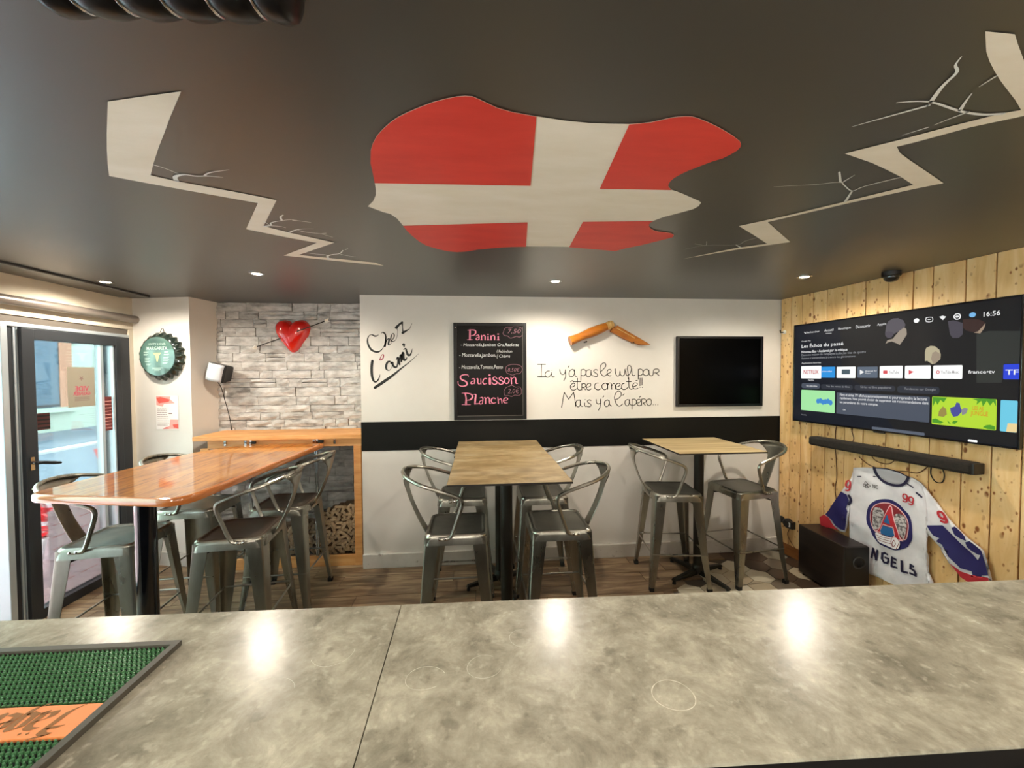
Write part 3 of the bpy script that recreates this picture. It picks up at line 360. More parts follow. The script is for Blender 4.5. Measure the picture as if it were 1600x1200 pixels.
CHALK_SAUCISSON=[([(-0.1005,1.6927),(-0.1038,1.7099),(-0.1292,1.7143),(-0.1589,1.708),(-0.1718,1.691),(-0.1593,1.6696),(-0.1297,1.6566),(-0.115,1.6415),(-0.1172,1.6223),(-0.1428,1.6118),(-0.1724,1.6142),(-0.1914,1.6314),(-0.1933,1.6528)],[0.0026,0.0061,0.0079,0.0096,0.0122,0.0131,0.0122,0.0148,0.0131,0.0096,0.0079,0.0061,0.0087]),([(-0.0722,1.6733),(-0.0573,1.6784),(-0.0446,1.6689),(-0.0491,1.6325)],[0.0052,0.007,0.0096,0.007]),([(-0.0489,1.6582),(-0.0702,1.6519),(-0.0797,1.6392),(-0.0704,1.6305),(-0.049,1.6389)],[0.0044,0.007,0.0096,0.007,0.0044]),([(-0.0274,1.6773),(-0.0168,1.6764),(-0.017,1.643),(-0.0064,1.6301),(0.0073,1.6385),(0.0088,1.6771)],[0.0044,0.0087,0.0096,0.007,0.0044,0.007]),([(0.0101,1.6771),(0.0106,1.6291)],[0.007,0.0079]),([(0.0623,1.6759),(0.0452,1.679),(0.0314,1.6641),(0.0278,1.6427),(0.0406,1.6284),(0.062,1.6339)],[0.0079,0.0079,0.0096,0.0105,0.0079,0.0044]),([(0.0902,1.6766),(0.0912,1.6315)],[0.0209,0.0209]),([(0.0848,1.7089),(0.0917,1.7088)],[0.0148,0.0148]),([(0.1546,1.6762),(0.1396,1.6914),(0.1216,1.6859),(0.1223,1.6678),(0.1459,1.6548),(0.1557,1.6397),(0.1392,1.6269),(0.1199,1.6292),(0.1114,1.6421)],[0.0061,0.007,0.0096,0.0105,0.0105,0.0113,0.0079,0.007,0.007]),([(0.2106,1.6759),(0.1956,1.6911),(0.1775,1.6856),(0.1782,1.6675),(0.2018,1.6544),(0.2117,1.6393),(0.1952,1.6265),(0.1758,1.6288),(0.1673,1.6417)],[0.0061,0.007,0.0096,0.0105,0.0105,0.0113,0.0079,0.007,0.007]),([(0.243,1.6852),(0.2248,1.6715),(0.2221,1.6478),(0.2384,1.6318),(0.2579,1.6411),(0.2633,1.667),(0.243,1.6852)],[0.0061,0.0087,0.0096,0.007,0.0087,0.0096,0.0061]),([(0.2755,1.6876),(0.2819,1.6819),(0.2851,1.6301)],[0.0044,0.0096,0.0105]),([(0.2871,1.6711),(0.308,1.6891),(0.3231,1.6752),(0.325,1.6342),(0.3433,1.634)],[0.0035,0.0079,0.0087,0.0079,0.0035])]
CHALK_PLANCHE=[([(-0.1603,1.55),(-0.1136,1.5487),(-0.0754,1.5363),(-0.0649,1.5148),(-0.0843,1.4914),(-0.1141,1.4853)],[0.0035,0.0079,0.0105,0.0157,0.0113,0.0044]),([(-0.1306,1.5454),(-0.1225,1.5025),(-0.125,1.449)],[0.0131,0.0113,0.0192]),([(-0.159,1.4464),(-0.0846,1.4455)],[0.0061,0.0061]),([(-0.0541,1.5361),(-0.0362,1.5351),(-0.0394,1.5017),(-0.0441,1.4523)],[0.0035,0.0096,0.0148,0.0131]),([(-0.0441,1.4523),(-0.0163,1.4542),(-0.0013,1.4583)],[0.0087,0.007,0.0044]),([(0.0012,1.5055),(0.0183,1.5097),(0.0268,1.4967),(0.0222,1.4529)],[0.0044,0.0079,0.0087,0.007]),([(0.0224,1.4838),(0.001,1.4755),(-0.0056,1.4583),(0.0094,1.4496),(0.0244,1.4601)],[0.0044,0.007,0.0087,0.007,0.0035]),([(0.0354,1.5052),(0.0491,1.5042),(0.0501,1.4555)],[0.0044,0.0096,0.0113]),([(0.0503,1.4921),(0.0697,1.5083),(0.0847,1.4961),(0.0857,1.4573),(0.1029,1.4562)],[0.0044,0.0079,0.0096,0.0079,0.0035]),([(0.1384,1.4977),(0.1213,1.5043),(0.104,1.4916),(0.103,1.47),(0.121,1.456),(0.1434,1.4631)],[0.0087,0.0079,0.0105,0.0105,0.0079,0.0044]),([(0.1557,1.504),(0.1622,1.5039),(0.1662,1.4542)],[0.0026,0.0079,0.0087]),([(0.1664,1.4823),(0.1858,1.4972),(0.1944,1.482),(0.1977,1.456)],[0.0035,0.007,0.0079,0.007]),([(0.2138,1.4796),(0.2376,1.4815),(0.2515,1.4943),(0.2377,1.504),(0.2204,1.499),(0.2117,1.4796),(0.2211,1.4592),(0.2483,1.4576)],[0.0052,0.0052,0.007,0.007,0.0079,0.0096,0.0079,0.0035])]
CLOUDS=[[(0.2151,2.0938),(0.2238,2.1195),(0.2455,2.1367),(0.2842,2.1369),(0.3188,2.1457),(0.3577,2.1394),(0.3815,2.1245),(0.3879,2.0945),(0.3834,2.0644),(0.3573,2.0492),(0.3314,2.0556),(0.301,2.0448),(0.2751,2.0404),(0.2536,2.0575),(0.2235,2.0638),(0.2107,2.0809),(0.2151,2.0938)],[(0.2348,1.7576),(0.2392,1.7834),(0.2696,1.8005),(0.3042,1.8047),(0.3475,1.8003),(0.3757,1.7829),(0.382,1.7527),(0.3602,1.7225),(0.3298,1.7205),(0.2951,1.7077),(0.2648,1.7187),(0.2433,1.7274),(0.2348,1.7576)],[(0.2164,1.5595),(0.2295,1.5895),(0.2599,1.6066),(0.2903,1.615),(0.3205,1.5996),(0.3553,1.6015),(0.3726,1.5797),(0.3724,1.5407),(0.3462,1.5237),(0.3159,1.5283),(0.2854,1.5156),(0.2551,1.5245),(0.2249,1.5248),(0.2164,1.5595)]]
CHALK_TEXT=[('- Mozzarella,Jambon Cru,Raclette',-0.1653,1.9585,0.3527,1.9933),('{ Reblochon',0.1538,1.9052,0.2919,1.9352),('- Mozzarella,Jambon,',-0.1788,1.8629,0.1452,1.9052),('{ Chèvre',0.1535,1.8581,0.2722,1.8944),('- Mozzarella,Tomate,Pesto',-0.1818,1.7607,0.207,1.7978)]
CHALK_PRICE=[('7,50',0.2537,2.0768,0.3706,2.1223),('8,50€',0.2519,1.7338,0.3604,1.7743),('2,0€',0.2509,1.5375,0.3552,1.5885)]
CHALK_BOX=(-0.2365,2.1751,0.4208,1.3027,0.3924,2.1446,-0.2157,1.3466)
J_BODY=[(0.7059,0.9719),(0.7803,0.9916),(0.8497,1.0047),(0.8643,0.9649),(0.8982,0.9307),(0.9499,0.9152),(0.9926,0.9164),(1.0303,0.9312),(1.0534,0.9605),(1.0661,0.9939),(1.0891,0.9904),(1.1251,0.9605),(1.1546,0.8906),(1.1653,0.8159),(1.1696,0.6924),(1.1597,0.6257),(1.1531,0.5441),(1.1565,0.4668),(1.1735,0.3885),(1.2147,0.305),(1.2366,0.2441),(1.1769,0.2095),(1.1137,0.2051),(1.0129,0.1955),(0.9041,0.1947),(0.8147,0.1948),(0.7451,0.1929),(0.6808,0.1933),(0.6962,0.3032),(0.7001,0.4254),(0.6943,0.5618),(0.6812,0.6683),(0.6773,0.7412),(0.6869,0.8365)]
J_YOKE=[(0.8497,1.0047),(0.9263,1.0164),(0.9977,1.0139),(1.066,0.9963),(1.0534,0.9605),(1.0303,0.9312),(0.9926,0.9164),(0.9499,0.9152),(0.8982,0.9307),(0.8643,0.9649)]
J_ARM1=[(0.7076,0.9724),(0.6774,0.8801),(0.6478,0.8208),(0.6149,0.7576),(0.5503,0.6387),(0.4848,0.5231),(0.4436,0.4832),(0.4519,0.4114),(0.5539,0.432),(0.6005,0.4266),(0.6412,0.4337),(0.6553,0.491),(0.6679,0.5799),(0.6786,0.6674),(0.6781,0.7414),(0.6877,0.8368)]
J_ARM2=[(1.0891,0.9904),(1.1249,0.9683),(1.1633,0.923),(1.2252,0.8365),(1.3013,0.744),(1.3672,0.6918),(1.4347,0.6486),(1.448,0.5987),(1.4593,0.5273),(1.4726,0.466),(1.3882,0.4224),(1.3402,0.4368),(1.2952,0.4843),(1.2775,0.5245),(1.23,0.5861),(1.1935,0.6243),(1.156,0.6572),(1.1693,0.7079),(1.1646,0.7922),(1.1546,0.8906),(1.1252,0.9526)]
J_BLUE=[[(0.6175,0.7584),(0.6579,0.7444),(0.6718,0.7023),(0.6374,0.6488),(0.669,0.6158),(0.6391,0.5553),(0.6617,0.5309),(0.6498,0.4532),(0.6094,0.4445),(0.5722,0.4585),(0.5385,0.4988),(0.4848,0.5231),(0.5503,0.6387)],[(1.1676,0.6956),(1.2506,0.7295),(1.2856,0.693),(1.3578,0.6319),(1.3951,0.602),(1.4184,0.581),(1.4311,0.5779),(1.4326,0.6266),(1.44,0.63),(1.4509,0.5791),(1.462,0.5113),(1.4376,0.4986),(1.433,0.482),(1.3975,0.4777),(1.3919,0.4999),(1.3392,0.4914),(1.3169,0.5136),(1.2829,0.542),(1.2822,0.5755),(1.2593,0.5802),(1.2473,0.6014),(1.2207,0.6127),(1.2349,0.6379),(1.2051,0.6446),(1.1804,0.6733)],[(1.2905,0.7286),(1.3069,0.7425),(1.34,0.7226),(1.3591,0.7014),(1.3649,0.6749),(1.3355,0.6783),(1.3052,0.6899)],[(1.3598,0.6654),(1.3805,0.6816),(1.4347,0.6486),(1.4427,0.6207),(1.4152,0.6149),(1.3869,0.6233),(1.3656,0.639)]]
J_RED=[[(0.4456,0.4869),(0.477,0.5183),(0.5144,0.5044),(0.5359,0.4832),(0.5677,0.4471),(0.6005,0.4314),(0.5539,0.43),(0.4519,0.4114)],[(1.2921,0.5015),(1.3174,0.4879),(1.3395,0.4732),(1.3898,0.4772),(1.3954,0.455),(1.4333,0.468),(1.4379,0.4846),(1.4633,0.498),(1.4726,0.466),(1.3882,0.4224),(1.3402,0.4368)]]
J_LINES=[([(0.8497,1.0047),(0.8659,0.9609),(0.8998,0.9268),(0.95,0.911),(0.9926,0.9131),(1.0303,0.9296),(1.0547,0.9609),(1.0674,0.9926)],0.018),([(0.8497,1.0047),(0.9263,1.0164),(0.9977,1.0139),(1.0674,0.9942)],0.008),([(0.7348,0.9109),(0.8601,0.9438)],0.006),([(1.0536,0.9484),(1.0903,0.9306)],0.009),([(1.1103,0.8966),(1.1393,0.8779)],0.012),([(0.6755,0.7406),(0.6891,0.7079),(0.6724,0.6727)],0.02)]
J_NINES=[([(1.062,0.8481),(1.0564,0.8356),(1.0455,0.8354),(1.0386,0.8436),(1.038,0.8556),(1.0423,0.8666),(1.051,0.8696),(1.0593,0.865),(1.0623,0.8534),(1.0612,0.8336),(1.058,0.8203),(1.0492,0.8155),(1.0384,0.8185)],0.016),([(1.0951,0.8385),(1.0897,0.8262),(1.079,0.826),(1.0722,0.834),(1.0717,0.8459),(1.0759,0.8568),(1.0844,0.8598),(1.0924,0.8553),(1.0954,0.8438),(1.0943,0.8242),(1.0912,0.8111),(1.0826,0.8064),(1.0721,0.8093)],0.016),([(0.6827,0.8332),(0.6764,0.8125),(0.6639,0.8073),(0.6559,0.8161),(0.6552,0.8333),(0.66,0.8513),(0.67,0.8596),(0.6795,0.8567),(0.683,0.8411),(0.6819,0.8118),(0.6784,0.7911),(0.6684,0.7802),(0.6559,0.7796)],0.022),([(1.2611,0.7892),(1.2606,0.775),(1.2468,0.7736),(1.2338,0.7818),(1.2267,0.7949),(1.2264,0.8075),(1.236,0.8117),(1.2489,0.8075),(1.2587,0.7951),(1.2676,0.7733),(1.2704,0.7586),(1.2618,0.7525),(1.2466,0.7545)],0.026)]
J_DOTS=[[(0.7962,0.8692),(0.8087,0.8869)],[(0.7991,0.8416),(0.8116,0.8594)],[(0.8125,0.8543),(0.8248,0.872)],[(0.7829,0.8494),(0.7954,0.8672)]]
J_NIC=(0.8439,0.8529,0.8787,0.8821)
E_RING=[(0.8675,0.7673),(0.8918,0.7823),(0.9204,0.7943),(0.9485,0.8001),(0.9763,0.7972),(1.0171,0.7829),(1.0397,0.7536),(1.0618,0.7352),(1.0759,0.7143),(1.0862,0.6818),(1.091,0.6525),(1.0932,0.5808),(1.0845,0.551),(1.0701,0.5187),(1.0661,0.5038),(1.0275,0.4668),(1.0009,0.4515),(0.9736,0.4451),(0.9363,0.4457),(0.8929,0.4504),(0.863,0.4722),(0.8415,0.4971),(0.8317,0.5329),(0.8107,0.5618),(0.7988,0.5945),(0.7966,0.6282),(0.8084,0.6898),(0.8332,0.7323)]
E_WHITE=[(0.8826,0.7488),(0.9113,0.7666),(0.9443,0.7748),(0.9814,0.7698),(1.0132,0.7561),(1.0403,0.7248),(1.0626,0.6884),(1.0718,0.6554),(1.0705,0.613),(1.0648,0.574),(1.0545,0.5434),(0.9585,0.5129),(0.857,0.529),(0.8404,0.5591),(0.8296,0.5947),(0.827,0.6279),(0.8318,0.6694),(0.8463,0.7056),(0.8633,0.7311)]
E_RED=[(0.8827,0.7432),(0.9115,0.76),(0.9445,0.7683),(0.9792,0.7637),(1.0088,0.7508),(1.036,0.7206),(1.0575,0.6854),(1.0667,0.6534),(1.0654,0.6109),(1.0584,0.5713),(1.0501,0.5468),(0.9584,0.5184),(0.8618,0.5366),(0.8453,0.5639),(0.8346,0.5966),(0.833,0.6301),(0.8369,0.6684),(0.8513,0.7017),(0.8673,0.7268)]
E_WINGS=[[(0.8611,0.7107),(0.8831,0.7222),(0.905,0.7203),(0.9221,0.7014),(0.9248,0.6804),(0.916,0.6441),(0.9022,0.6057),(0.8908,0.5678),(0.8666,0.5469),(0.8517,0.5438),(0.8451,0.5779),(0.8476,0.6298),(0.8519,0.6709)],[(0.9872,0.703),(1.005,0.7174),(1.0272,0.7201),(1.0473,0.6984),(1.0578,0.6709),(1.0602,0.6351),(1.0538,0.5852),(1.0458,0.5475),(1.0303,0.5542),(1.0142,0.5795),(1.0002,0.6112),(0.9903,0.6557)]]
E_A=[(0.9494,0.752),(0.9586,0.7605),(0.9689,0.7532),(0.9777,0.7211),(1.0022,0.6228),(1.0214,0.5558),(1.0438,0.5335),(1.0086,0.5236),(0.9812,0.5334),(0.99,0.5506),(0.9799,0.6043),(0.9191,0.6039),(0.9031,0.556),(0.9084,0.5332),(0.8865,0.5381),(0.8594,0.5328),(0.8813,0.55),(0.8978,0.5817),(0.9229,0.6577)]
E_AR=[(0.9528,0.7449),(0.9587,0.7524),(0.9653,0.7465),(0.9733,0.7141),(0.9978,0.621),(1.0161,0.5535),(1.0261,0.5391),(1.0084,0.5316),(0.9946,0.5445),(0.9843,0.613),(0.9199,0.6114),(0.8969,0.5535),(0.9009,0.544),(0.8815,0.5417),(0.9004,0.5744),(0.9267,0.6563)]
E_BLUE=[[(0.9468,0.6911),(0.9703,0.6238),(0.9258,0.6258)],[(0.9201,0.6004),(0.9799,0.6021),(0.99,0.5506),(0.972,0.5361),(0.9108,0.5342),(0.9031,0.556)]]
E_SCROLL=[(0.8645,0.5247),(0.8866,0.5326),(0.9109,0.5287),(0.9766,0.5315),(1.0037,0.543),(1.0218,0.5346),(1.029,0.5058),(1.0228,0.4764),(1.0075,0.4615),(0.9825,0.461),(0.9359,0.4648),(0.8926,0.4681)]
E_SLINES=[[(0.8796,0.5129),(0.9255,0.5154),(0.9722,0.5215)],[(0.8872,0.4993),(0.9258,0.5001),(0.9725,0.5054)],[(0.8923,0.4847),(0.9308,0.4846),(0.9751,0.4875)],[(0.9767,0.5288),(0.9749,0.4983),(0.9869,0.4711)],[(0.9905,0.5212),(0.9819,0.4959),(0.9914,0.4758),(1.0023,0.4994),(0.9905,0.5212)],[(1.0082,0.5422),(1.0221,0.5187),(1.0097,0.4651)]]
J_NGELS=[([(0.848,0.3296),(0.8518,0.3967),(0.8765,0.3262),(0.8817,0.3961)],0.02),([(0.9442,0.3961),(0.93,0.3988),(0.9135,0.3873),(0.9103,0.348),(0.9242,0.3269),(0.9454,0.3329),(0.9531,0.3492),(0.9518,0.3678),(0.9339,0.3659)],0.02),([(1.0043,0.3875),(0.9801,0.3911),(0.9767,0.3264),(1.0068,0.3295)],0.02),([(0.9798,0.3595),(1.0003,0.3613)],0.02),([(1.0386,0.3922),(1.0382,0.3197),(1.0686,0.3257)],0.02),([(1.1023,0.3877),(1.0887,0.3904),(1.0879,0.3649),(1.1091,0.36),(1.1165,0.3457),(1.1159,0.3299),(1.0886,0.3313)],0.02)]
TV_RECTS=[('white',(0.2758,1.6666,0.4573,1.774)),('blue',(0.4571,1.6745,0.5722,1.7647)),('white',(0.5836,1.6732,0.7271,1.7631)),('slate',(0.7397,1.676,0.8793,1.7601)),('white',(0.8915,1.675,1.0333,1.762)),('white',(1.0455,1.6735,1.1868,1.7609)),('white',(1.1997,1.6742,1.3412,1.7597)),('royal',(1.5152,1.6743,1.5792,1.7601)),('pill',(0.2807,1.5806,0.4478,1.625)),('pilldark',(0.4581,1.5788,0.7089,1.6208)),('pilldark',(0.7207,1.5808,0.9921,1.6217)),('pilldark',(1.0035,1.5734,1.234,1.6231)),('mint',(0.28,1.3869,0.5738,1.5661)),('panel',(0.5871,1.3857,1.1853,1.5556)),('pill',(0.6115,1.4059,0.6868,1.4346)),('lime',(1.1977,1.3784,1.4931,1.5592)),('sky',(1.5082,1.3771,1.574,1.5563)),('dim',(0.8475,1.2949,1.1627,1.3154)),('white',(1.3739,1.2935,1.4164,1.3087))]
TV_TEXT=[('Rechercher',0.32,2.0582,0.4374,2.0728,'w'),('Accueil',0.4797,2.0563,0.5531,2.0766,'w'),('Boutique',0.592,2.0542,0.6878,2.0765,'w'),('Découvrir',0.724,2.0538,0.8247,2.0777,'w'),('Applis',0.8701,2.0527,0.9282,2.0743,'w'),('Google Play',0.2764,1.9865,0.3617,1.9977,'w'),('Les Échos du passé',0.2772,1.9253,0.6334,1.9703,'w'),('Nouveau film • Acclamé par la critique',0.2779,1.8815,0.6654,1.91,'w'),('Dans une maison de campagne isolée,les vies de quatre',0.2783,1.857,0.7976,1.8814,'g'),('femmes s’entremêlent à travers les générations.',0.2788,1.8304,0.7291,1.8516,'g'),('Applications favorites',0.2795,1.7917,0.455,1.8064,'w'),('NETFLIX',0.2995,1.7056,0.4355,1.7402,'r'),('prime video',0.4638,1.7176,0.5472,1.7338,'w'),('Netflix',0.3426,1.646,0.3963,1.6593,'w'),('Android TV',0.7961,1.7206,0.8727,1.7333,'w'),('Player',0.7964,1.7048,0.8351,1.7149,'w'),('YouTube',0.9507,1.7077,1.0108,1.7276,'d'),('YouTube Music',1.2398,1.7075,1.3248,1.7258,'d'),('france•tv',1.3685,1.7073,1.4824,1.7281,'w'),('Vie éducative',0.3253,1.5954,0.425,1.6101,'w'),('Top des ventes de films',0.5019,1.5935,0.6863,1.612,'g'),('Séries et films populaires',0.7652,1.5936,0.9681,1.6156,'g'),('Tendances sur Google',1.0441,1.5924,1.2151,1.6112,'g'),('Films et séries TV affichés automatiquement ici pour reprendre la lecture',0.6136,1.5229,1.1702,1.551,'w'),('rapidement. Vous pouvez choisir de supprimer ces recommandations dans',0.614,1.4983,1.1796,1.5232,'w'),('les paramètres de votre compte.',0.6144,1.4661,0.8869,1.491,'w'),('OK',0.6382,1.4161,0.6608,1.4262,'w'),('LES AS',1.3917,1.4876,1.4395,1.5115,'o'),('JUNGLE',1.3837,1.4476,1.4585,1.4833,'o'),('Netflix',0.2869,1.3409,0.3348,1.3521,'g'),('TF',1.524,1.7007,1.5748,1.7293,'w')]
TV_TIME=('16:56',1.4287,2.0417,1.4969,2.0698,'w')
TV_POLYS=[('hair',[(0.9217,2.0085),(0.9264,2.0521),(0.9396,2.0817),(0.9663,2.0967),(0.9981,2.0953),(1.0295,2.0757),(1.0428,2.0437),(1.0356,2.0204),(1.0102,2.0051),(0.9894,1.995),(0.9684,1.9849),(0.9414,1.9813),(0.9248,1.9893)]),('bun',[(0.9201,2.0024),(0.9409,2.0096),(0.9681,2.0004),(0.9738,1.9812),(0.9581,1.961),(0.9363,1.963),(0.9222,1.9801)]),('skin',[(1.0076,2.0054),(1.0355,2.0265),(1.0484,2.0129),(1.0516,1.9764),(1.0369,1.9476),(1.012,1.9071),(0.9908,1.921),(0.9639,1.9356),(0.9423,1.9311),(0.9233,1.92),(0.9366,1.9473),(0.969,1.9538),(0.9897,1.9827)]),('blond',[(1.1534,1.8502),(1.1599,1.8758),(1.1827,1.8887),(1.2054,1.8842),(1.2281,1.86),(1.2353,1.8287),(1.2336,1.8006),(1.212,1.7759),(1.1941,1.7678),(1.1662,1.7916),(1.1546,1.7891)]),('face',[(1.1927,1.8422),(1.2105,1.8526),(1.2308,1.8345),(1.2326,1.8063),(1.2163,1.7814),(1.1985,1.7734),(1.1866,1.8024)]),('dusk',[(1.2658,2.0378),(1.2931,2.0396),(1.3365,2.0175),(1.3379,1.9474),(1.3201,1.9276),(1.2911,1.9302),(1.278,1.9535)]),('brown',[(1.3361,2.039),(1.3737,2.0391),(1.4085,2.029),(1.4332,2.0101),(1.4318,1.9844),(1.4136,1.9606),(1.3831,1.9561),(1.3515,1.9701),(1.3371,1.9906)]),('neck',[(1.387,1.953),(1.4061,1.9588),(1.428,1.9901),(1.437,2.0044),(1.432,1.9741),(1.4158,1.9448)]),('shade',[(1.3988,1.9413),(1.4508,1.9565),(1.5786,1.9424),(1.5823,1.7629),(1.5151,1.7647),(1.5103,1.6544),(1.4045,1.6521)])]
TV_DOTS=[('white',[(1.0871,2.0678),(1.1226,2.0594)]),('skyb',[(1.3634,2.0644),(1.3973,2.0567)])]
TV_ICONS=[([(1.157,2.0755),(1.1575,2.0495),(1.1888,2.047),(1.1882,2.0739),(1.157,2.0755)],0.004),([(1.1666,2.0615),(1.1794,2.0609)],0.004),([(1.2948,2.0612),(1.3028,2.0753),(1.3172,2.0769),(1.3256,2.0632),(1.3218,2.0464),(1.3055,2.0444),(1.2948,2.0612)],0.006),([(1.3072,2.0605),(1.3134,2.0596)],0.012),([(0.4907,2.0408),(0.5379,2.038)],0.003)]
TV_WIFI=[(1.224,2.0715),(1.2414,2.0757),(1.258,2.0677),(1.2428,2.0476)]
TV_APP=[('pinkred',(0.9145,1.7066,0.9418,1.7299)),('tvgrey',(0.624,1.7035,0.6867,1.7405))]
TV_PLAY=[(1.0677,1.7319),(1.0961,1.7197),(1.0683,1.7)]
TV_PLAY2=[(0.7583,1.738),(0.7885,1.7196),(0.759,1.7002)]
TV_RINGM=[(1.224,1.7274),(1.2317,1.7172),(1.2244,1.7065),(1.2167,1.7173),(1.224,1.7274)]
TV_BLUETEXT=[(0.4231,1.4473,0.5511,1.5025)]
TV_LEAVES=[[(1.2019,1.5564),(1.2719,1.5554),(1.2568,1.5239),(1.2407,1.5382),(1.2252,1.5061),(1.2167,1.5314),(1.2031,1.494)],[(1.3903,1.5553),(1.4386,1.5607),(1.4883,1.5583),(1.4907,1.5177),(1.4788,1.5446),(1.4661,1.5204),(1.4523,1.5475),(1.4361,1.5132),(1.4287,1.5459),(1.4085,1.5205),(1.4115,1.5447)],[(1.2981,1.3962),(1.3054,1.4122),(1.3279,1.4139),(1.3133,1.3932)],[(1.2005,1.4101),(1.2188,1.4174),(1.2593,1.3965),(1.2436,1.3868),(1.2009,1.3893)],[(1.4386,1.3902),(1.4518,1.4038),(1.4684,1.4083),(1.4882,1.4016),(1.4886,1.3808),(1.4589,1.3812)],[(1.2746,1.4136),(1.2943,1.3933),(1.2828,1.3933)]]
TV_SAND=[(1.5385,1.4265),(1.5745,1.4288),(1.5737,1.3782),(1.5332,1.378)]
TV_BLOBS=[('straw',[(1.2307,1.4343),(1.2341,1.4656),(1.2534,1.4981),(1.2693,1.4842),(1.2739,1.4491),(1.2586,1.4322)]),('indigo',[(1.293,1.4611),(1.2886,1.4909),(1.3112,1.5029),(1.3182,1.5284),(1.3332,1.5245),(1.3373,1.5001),(1.3452,1.4762),(1.3273,1.4447),(1.3049,1.4372)]),('greyb',[(1.3413,1.4857),(1.3557,1.4992),(1.372,1.4933),(1.3636,1.4632),(1.3456,1.4516)])]
FACADE={'window': [(13.1789,0.6609),(14.296,3.184)],'surround': [(14.2072,0.5204),(14.6978,3.6717)],'win2': [(11.8202,-0.0805),(12.8061,2.5463)],'grille': [(14.6619,2.6002),(14.9675,2.8007)]}
# ================================================================== STRUCTURE
XR = lambda y: 2.886 + .107 * (3.46 - y)          # inner face of the right wall
YB = -2.6                                          # wall behind the camera
# floor slab + tiles
fl = obj('floor', MB().box(-3.2, YB, -.06, 3.75, 4.1, -.012), GROUT, kind='structure')
WY0, WY1 = 1.2, 3.94
def in_hex(x, y): return x > 1.47 + max(0, (y - 2.82)) * 1.32 + (0.0 if y > 2.4 else 0)
rows = 18; rh = (WY1 - WY0) / rows
for r in range(rows):
    y0 = WY0 + r * rh; y1 = y0 + rh; x = -3.12 - random.random() * .9
    while x < 3.2:
        L = .92; xa, xb = max(x, -3.11), x + L
        lim = 1.5 + max(0, (y0 + y1) / 2 - 2.82) * 1.32
        if y0 > 3.47 - .02: lim = -1.03
        xb = min(xb, lim)
        if xb - xa > .03:
            dz = random.uniform(-.001, .001)
            t = obj('floor_tile', MB().box(xa + .002, y0 + .002, -.012, xb - .002, min(y1, 3.93) - .002, dz), WFLOOR, fl)
        x += L
        if x > lim: break
hr = .115; hw = hr * math.sqrt(3); nh = 0
for j in range(-2, 14):
    for i in range(0, 12):
        cx = 1.45 + i * hw + (hw / 2 if j % 2 else 0); cy = 2.15 + j * hr * 1.5
        lim = 1.5 + max(0, cy - 2.82) * 1.32
        if cx < lim + .06 or cx > XR(cy) + .02 or cy > 3.5 or cy < 1.9: continue
        g = hr - .003
        pts = [(cx + g * math.cos(PI / 6 + k * PI / 3), cy + g * math.sin(PI / 6 + k * PI / 3)) for k in range(6)]
        pts = [(min(px, XR(py) - .001), min(py, 3.465)) for px, py in pts]
        c = random.choices(range(5), (5, 4, 3, 2, 2))[0]
        obj('hexagonal_tile', MB().poly(pts, PC, .0015, -.012), HEXM[c], fl)
# ceiling with painted murals
ce = obj('ceiling', MB().box(-3.2, YB, H, 3.75, 4.1, H + .08), CEIL, kind='structure')
fa_ = obj('painted_flag', MB().poly(FLAG_ALL, PC, H - .0015), MURALW, ce)
rd = MB()
for p in FLAG_RED: rd.poly(p, PC, H - .003)
obj('red_quarter', rd, MURALR, fa_, label='red painted quarters around the cream cross')
for nm, pl, br in (('l', BOLT_LEFT, BRANCH_LEFT), ('r', BOLT_RIGHT, BRANCH_RIGHT)):
    b = obj('painted_lightning_bolt', MB().poly(pl, PC, H - .002), MURALW, ce)
    q = MB()
    for pts, ws in br: q.ribbon(pts, [ws[0] + (ws[1] - ws[0]) * i / (len(pts) - 1) for i in range(len(pts))], PC, H - .0025, 4)
    obj('painted_branch', q, MURALF, b)
obj('dark_cornice', MB().box(-3.11, YB, H - .016, -2.86, 3.62, H), CEIL, ce, bev=.004)
# back wall, white, with its black band
wb = obj('wall_back', MB().box(-1.04, 3.47, 0, 3.3, 4.1, H), WHITE, kind='structure')
obj('black_band', MB().box(-1.043, 3.466, 1.045, 2.884, 3.471, 1.301), BLACKP, wb)
obj('baseboard_back', MB().box(-1.04, 3.442, 0, 2.884, 3.471, .128), BASEW, kind='structure', bev=.006)
# stone wall: every stone a piece
ws_ = obj('wall_stone', MB().box(-2.56, 3.925, 0, -1.04, 4.1, H), JOINT, kind='structure')
lib = {}
def stone_mesh(k):
    if k in lib: return lib[k]
    w, h = k; rnd = random.Random(int(w * 1000 + h * 77777)); nx = max(3, int(w / .07)); mb = MB(); P = []
    bev = .006
    for j in range(3):
        for i in range(nx + 1):
            x = -w / 2 + w * i / nx; z = -h / 2 + h * j / 2
            edge = i in (0, nx) or j in (0, 2)
            y = -.012 - rnd.random() * .014 if not edge else -.006 - rnd.random() * .008
            if i in (0, nx): x *= (1 - .01 * rnd.random())
            P.append((x, y, z + (rnd.uniform(-.002, .002) if j != 1 else 0)))
    n = nx + 1; F = [(j * n + i, j * n + i + 1, (j + 1) * n + i + 1, (j + 1) * n + i) for j in range(2) for i in range(nx)]
    bd = [i for i in range(n)] + [n + nx, 2 * n + nx] + [2 * n + i for i in range(nx - 1, -1, -1)] + [n]
    o = len(P); P += [(P[b][0], .02, P[b][2]) for b in bd]
    F += [(bd[q], o + q, o + (q + 1) % len(bd), bd[(q + 1) % len(bd)]) for q in range(len(bd))]
    mb.add(P, F); lib[k] = mesh('stone', mb, STONE); return lib[k]
z = 0.0; ri = 0
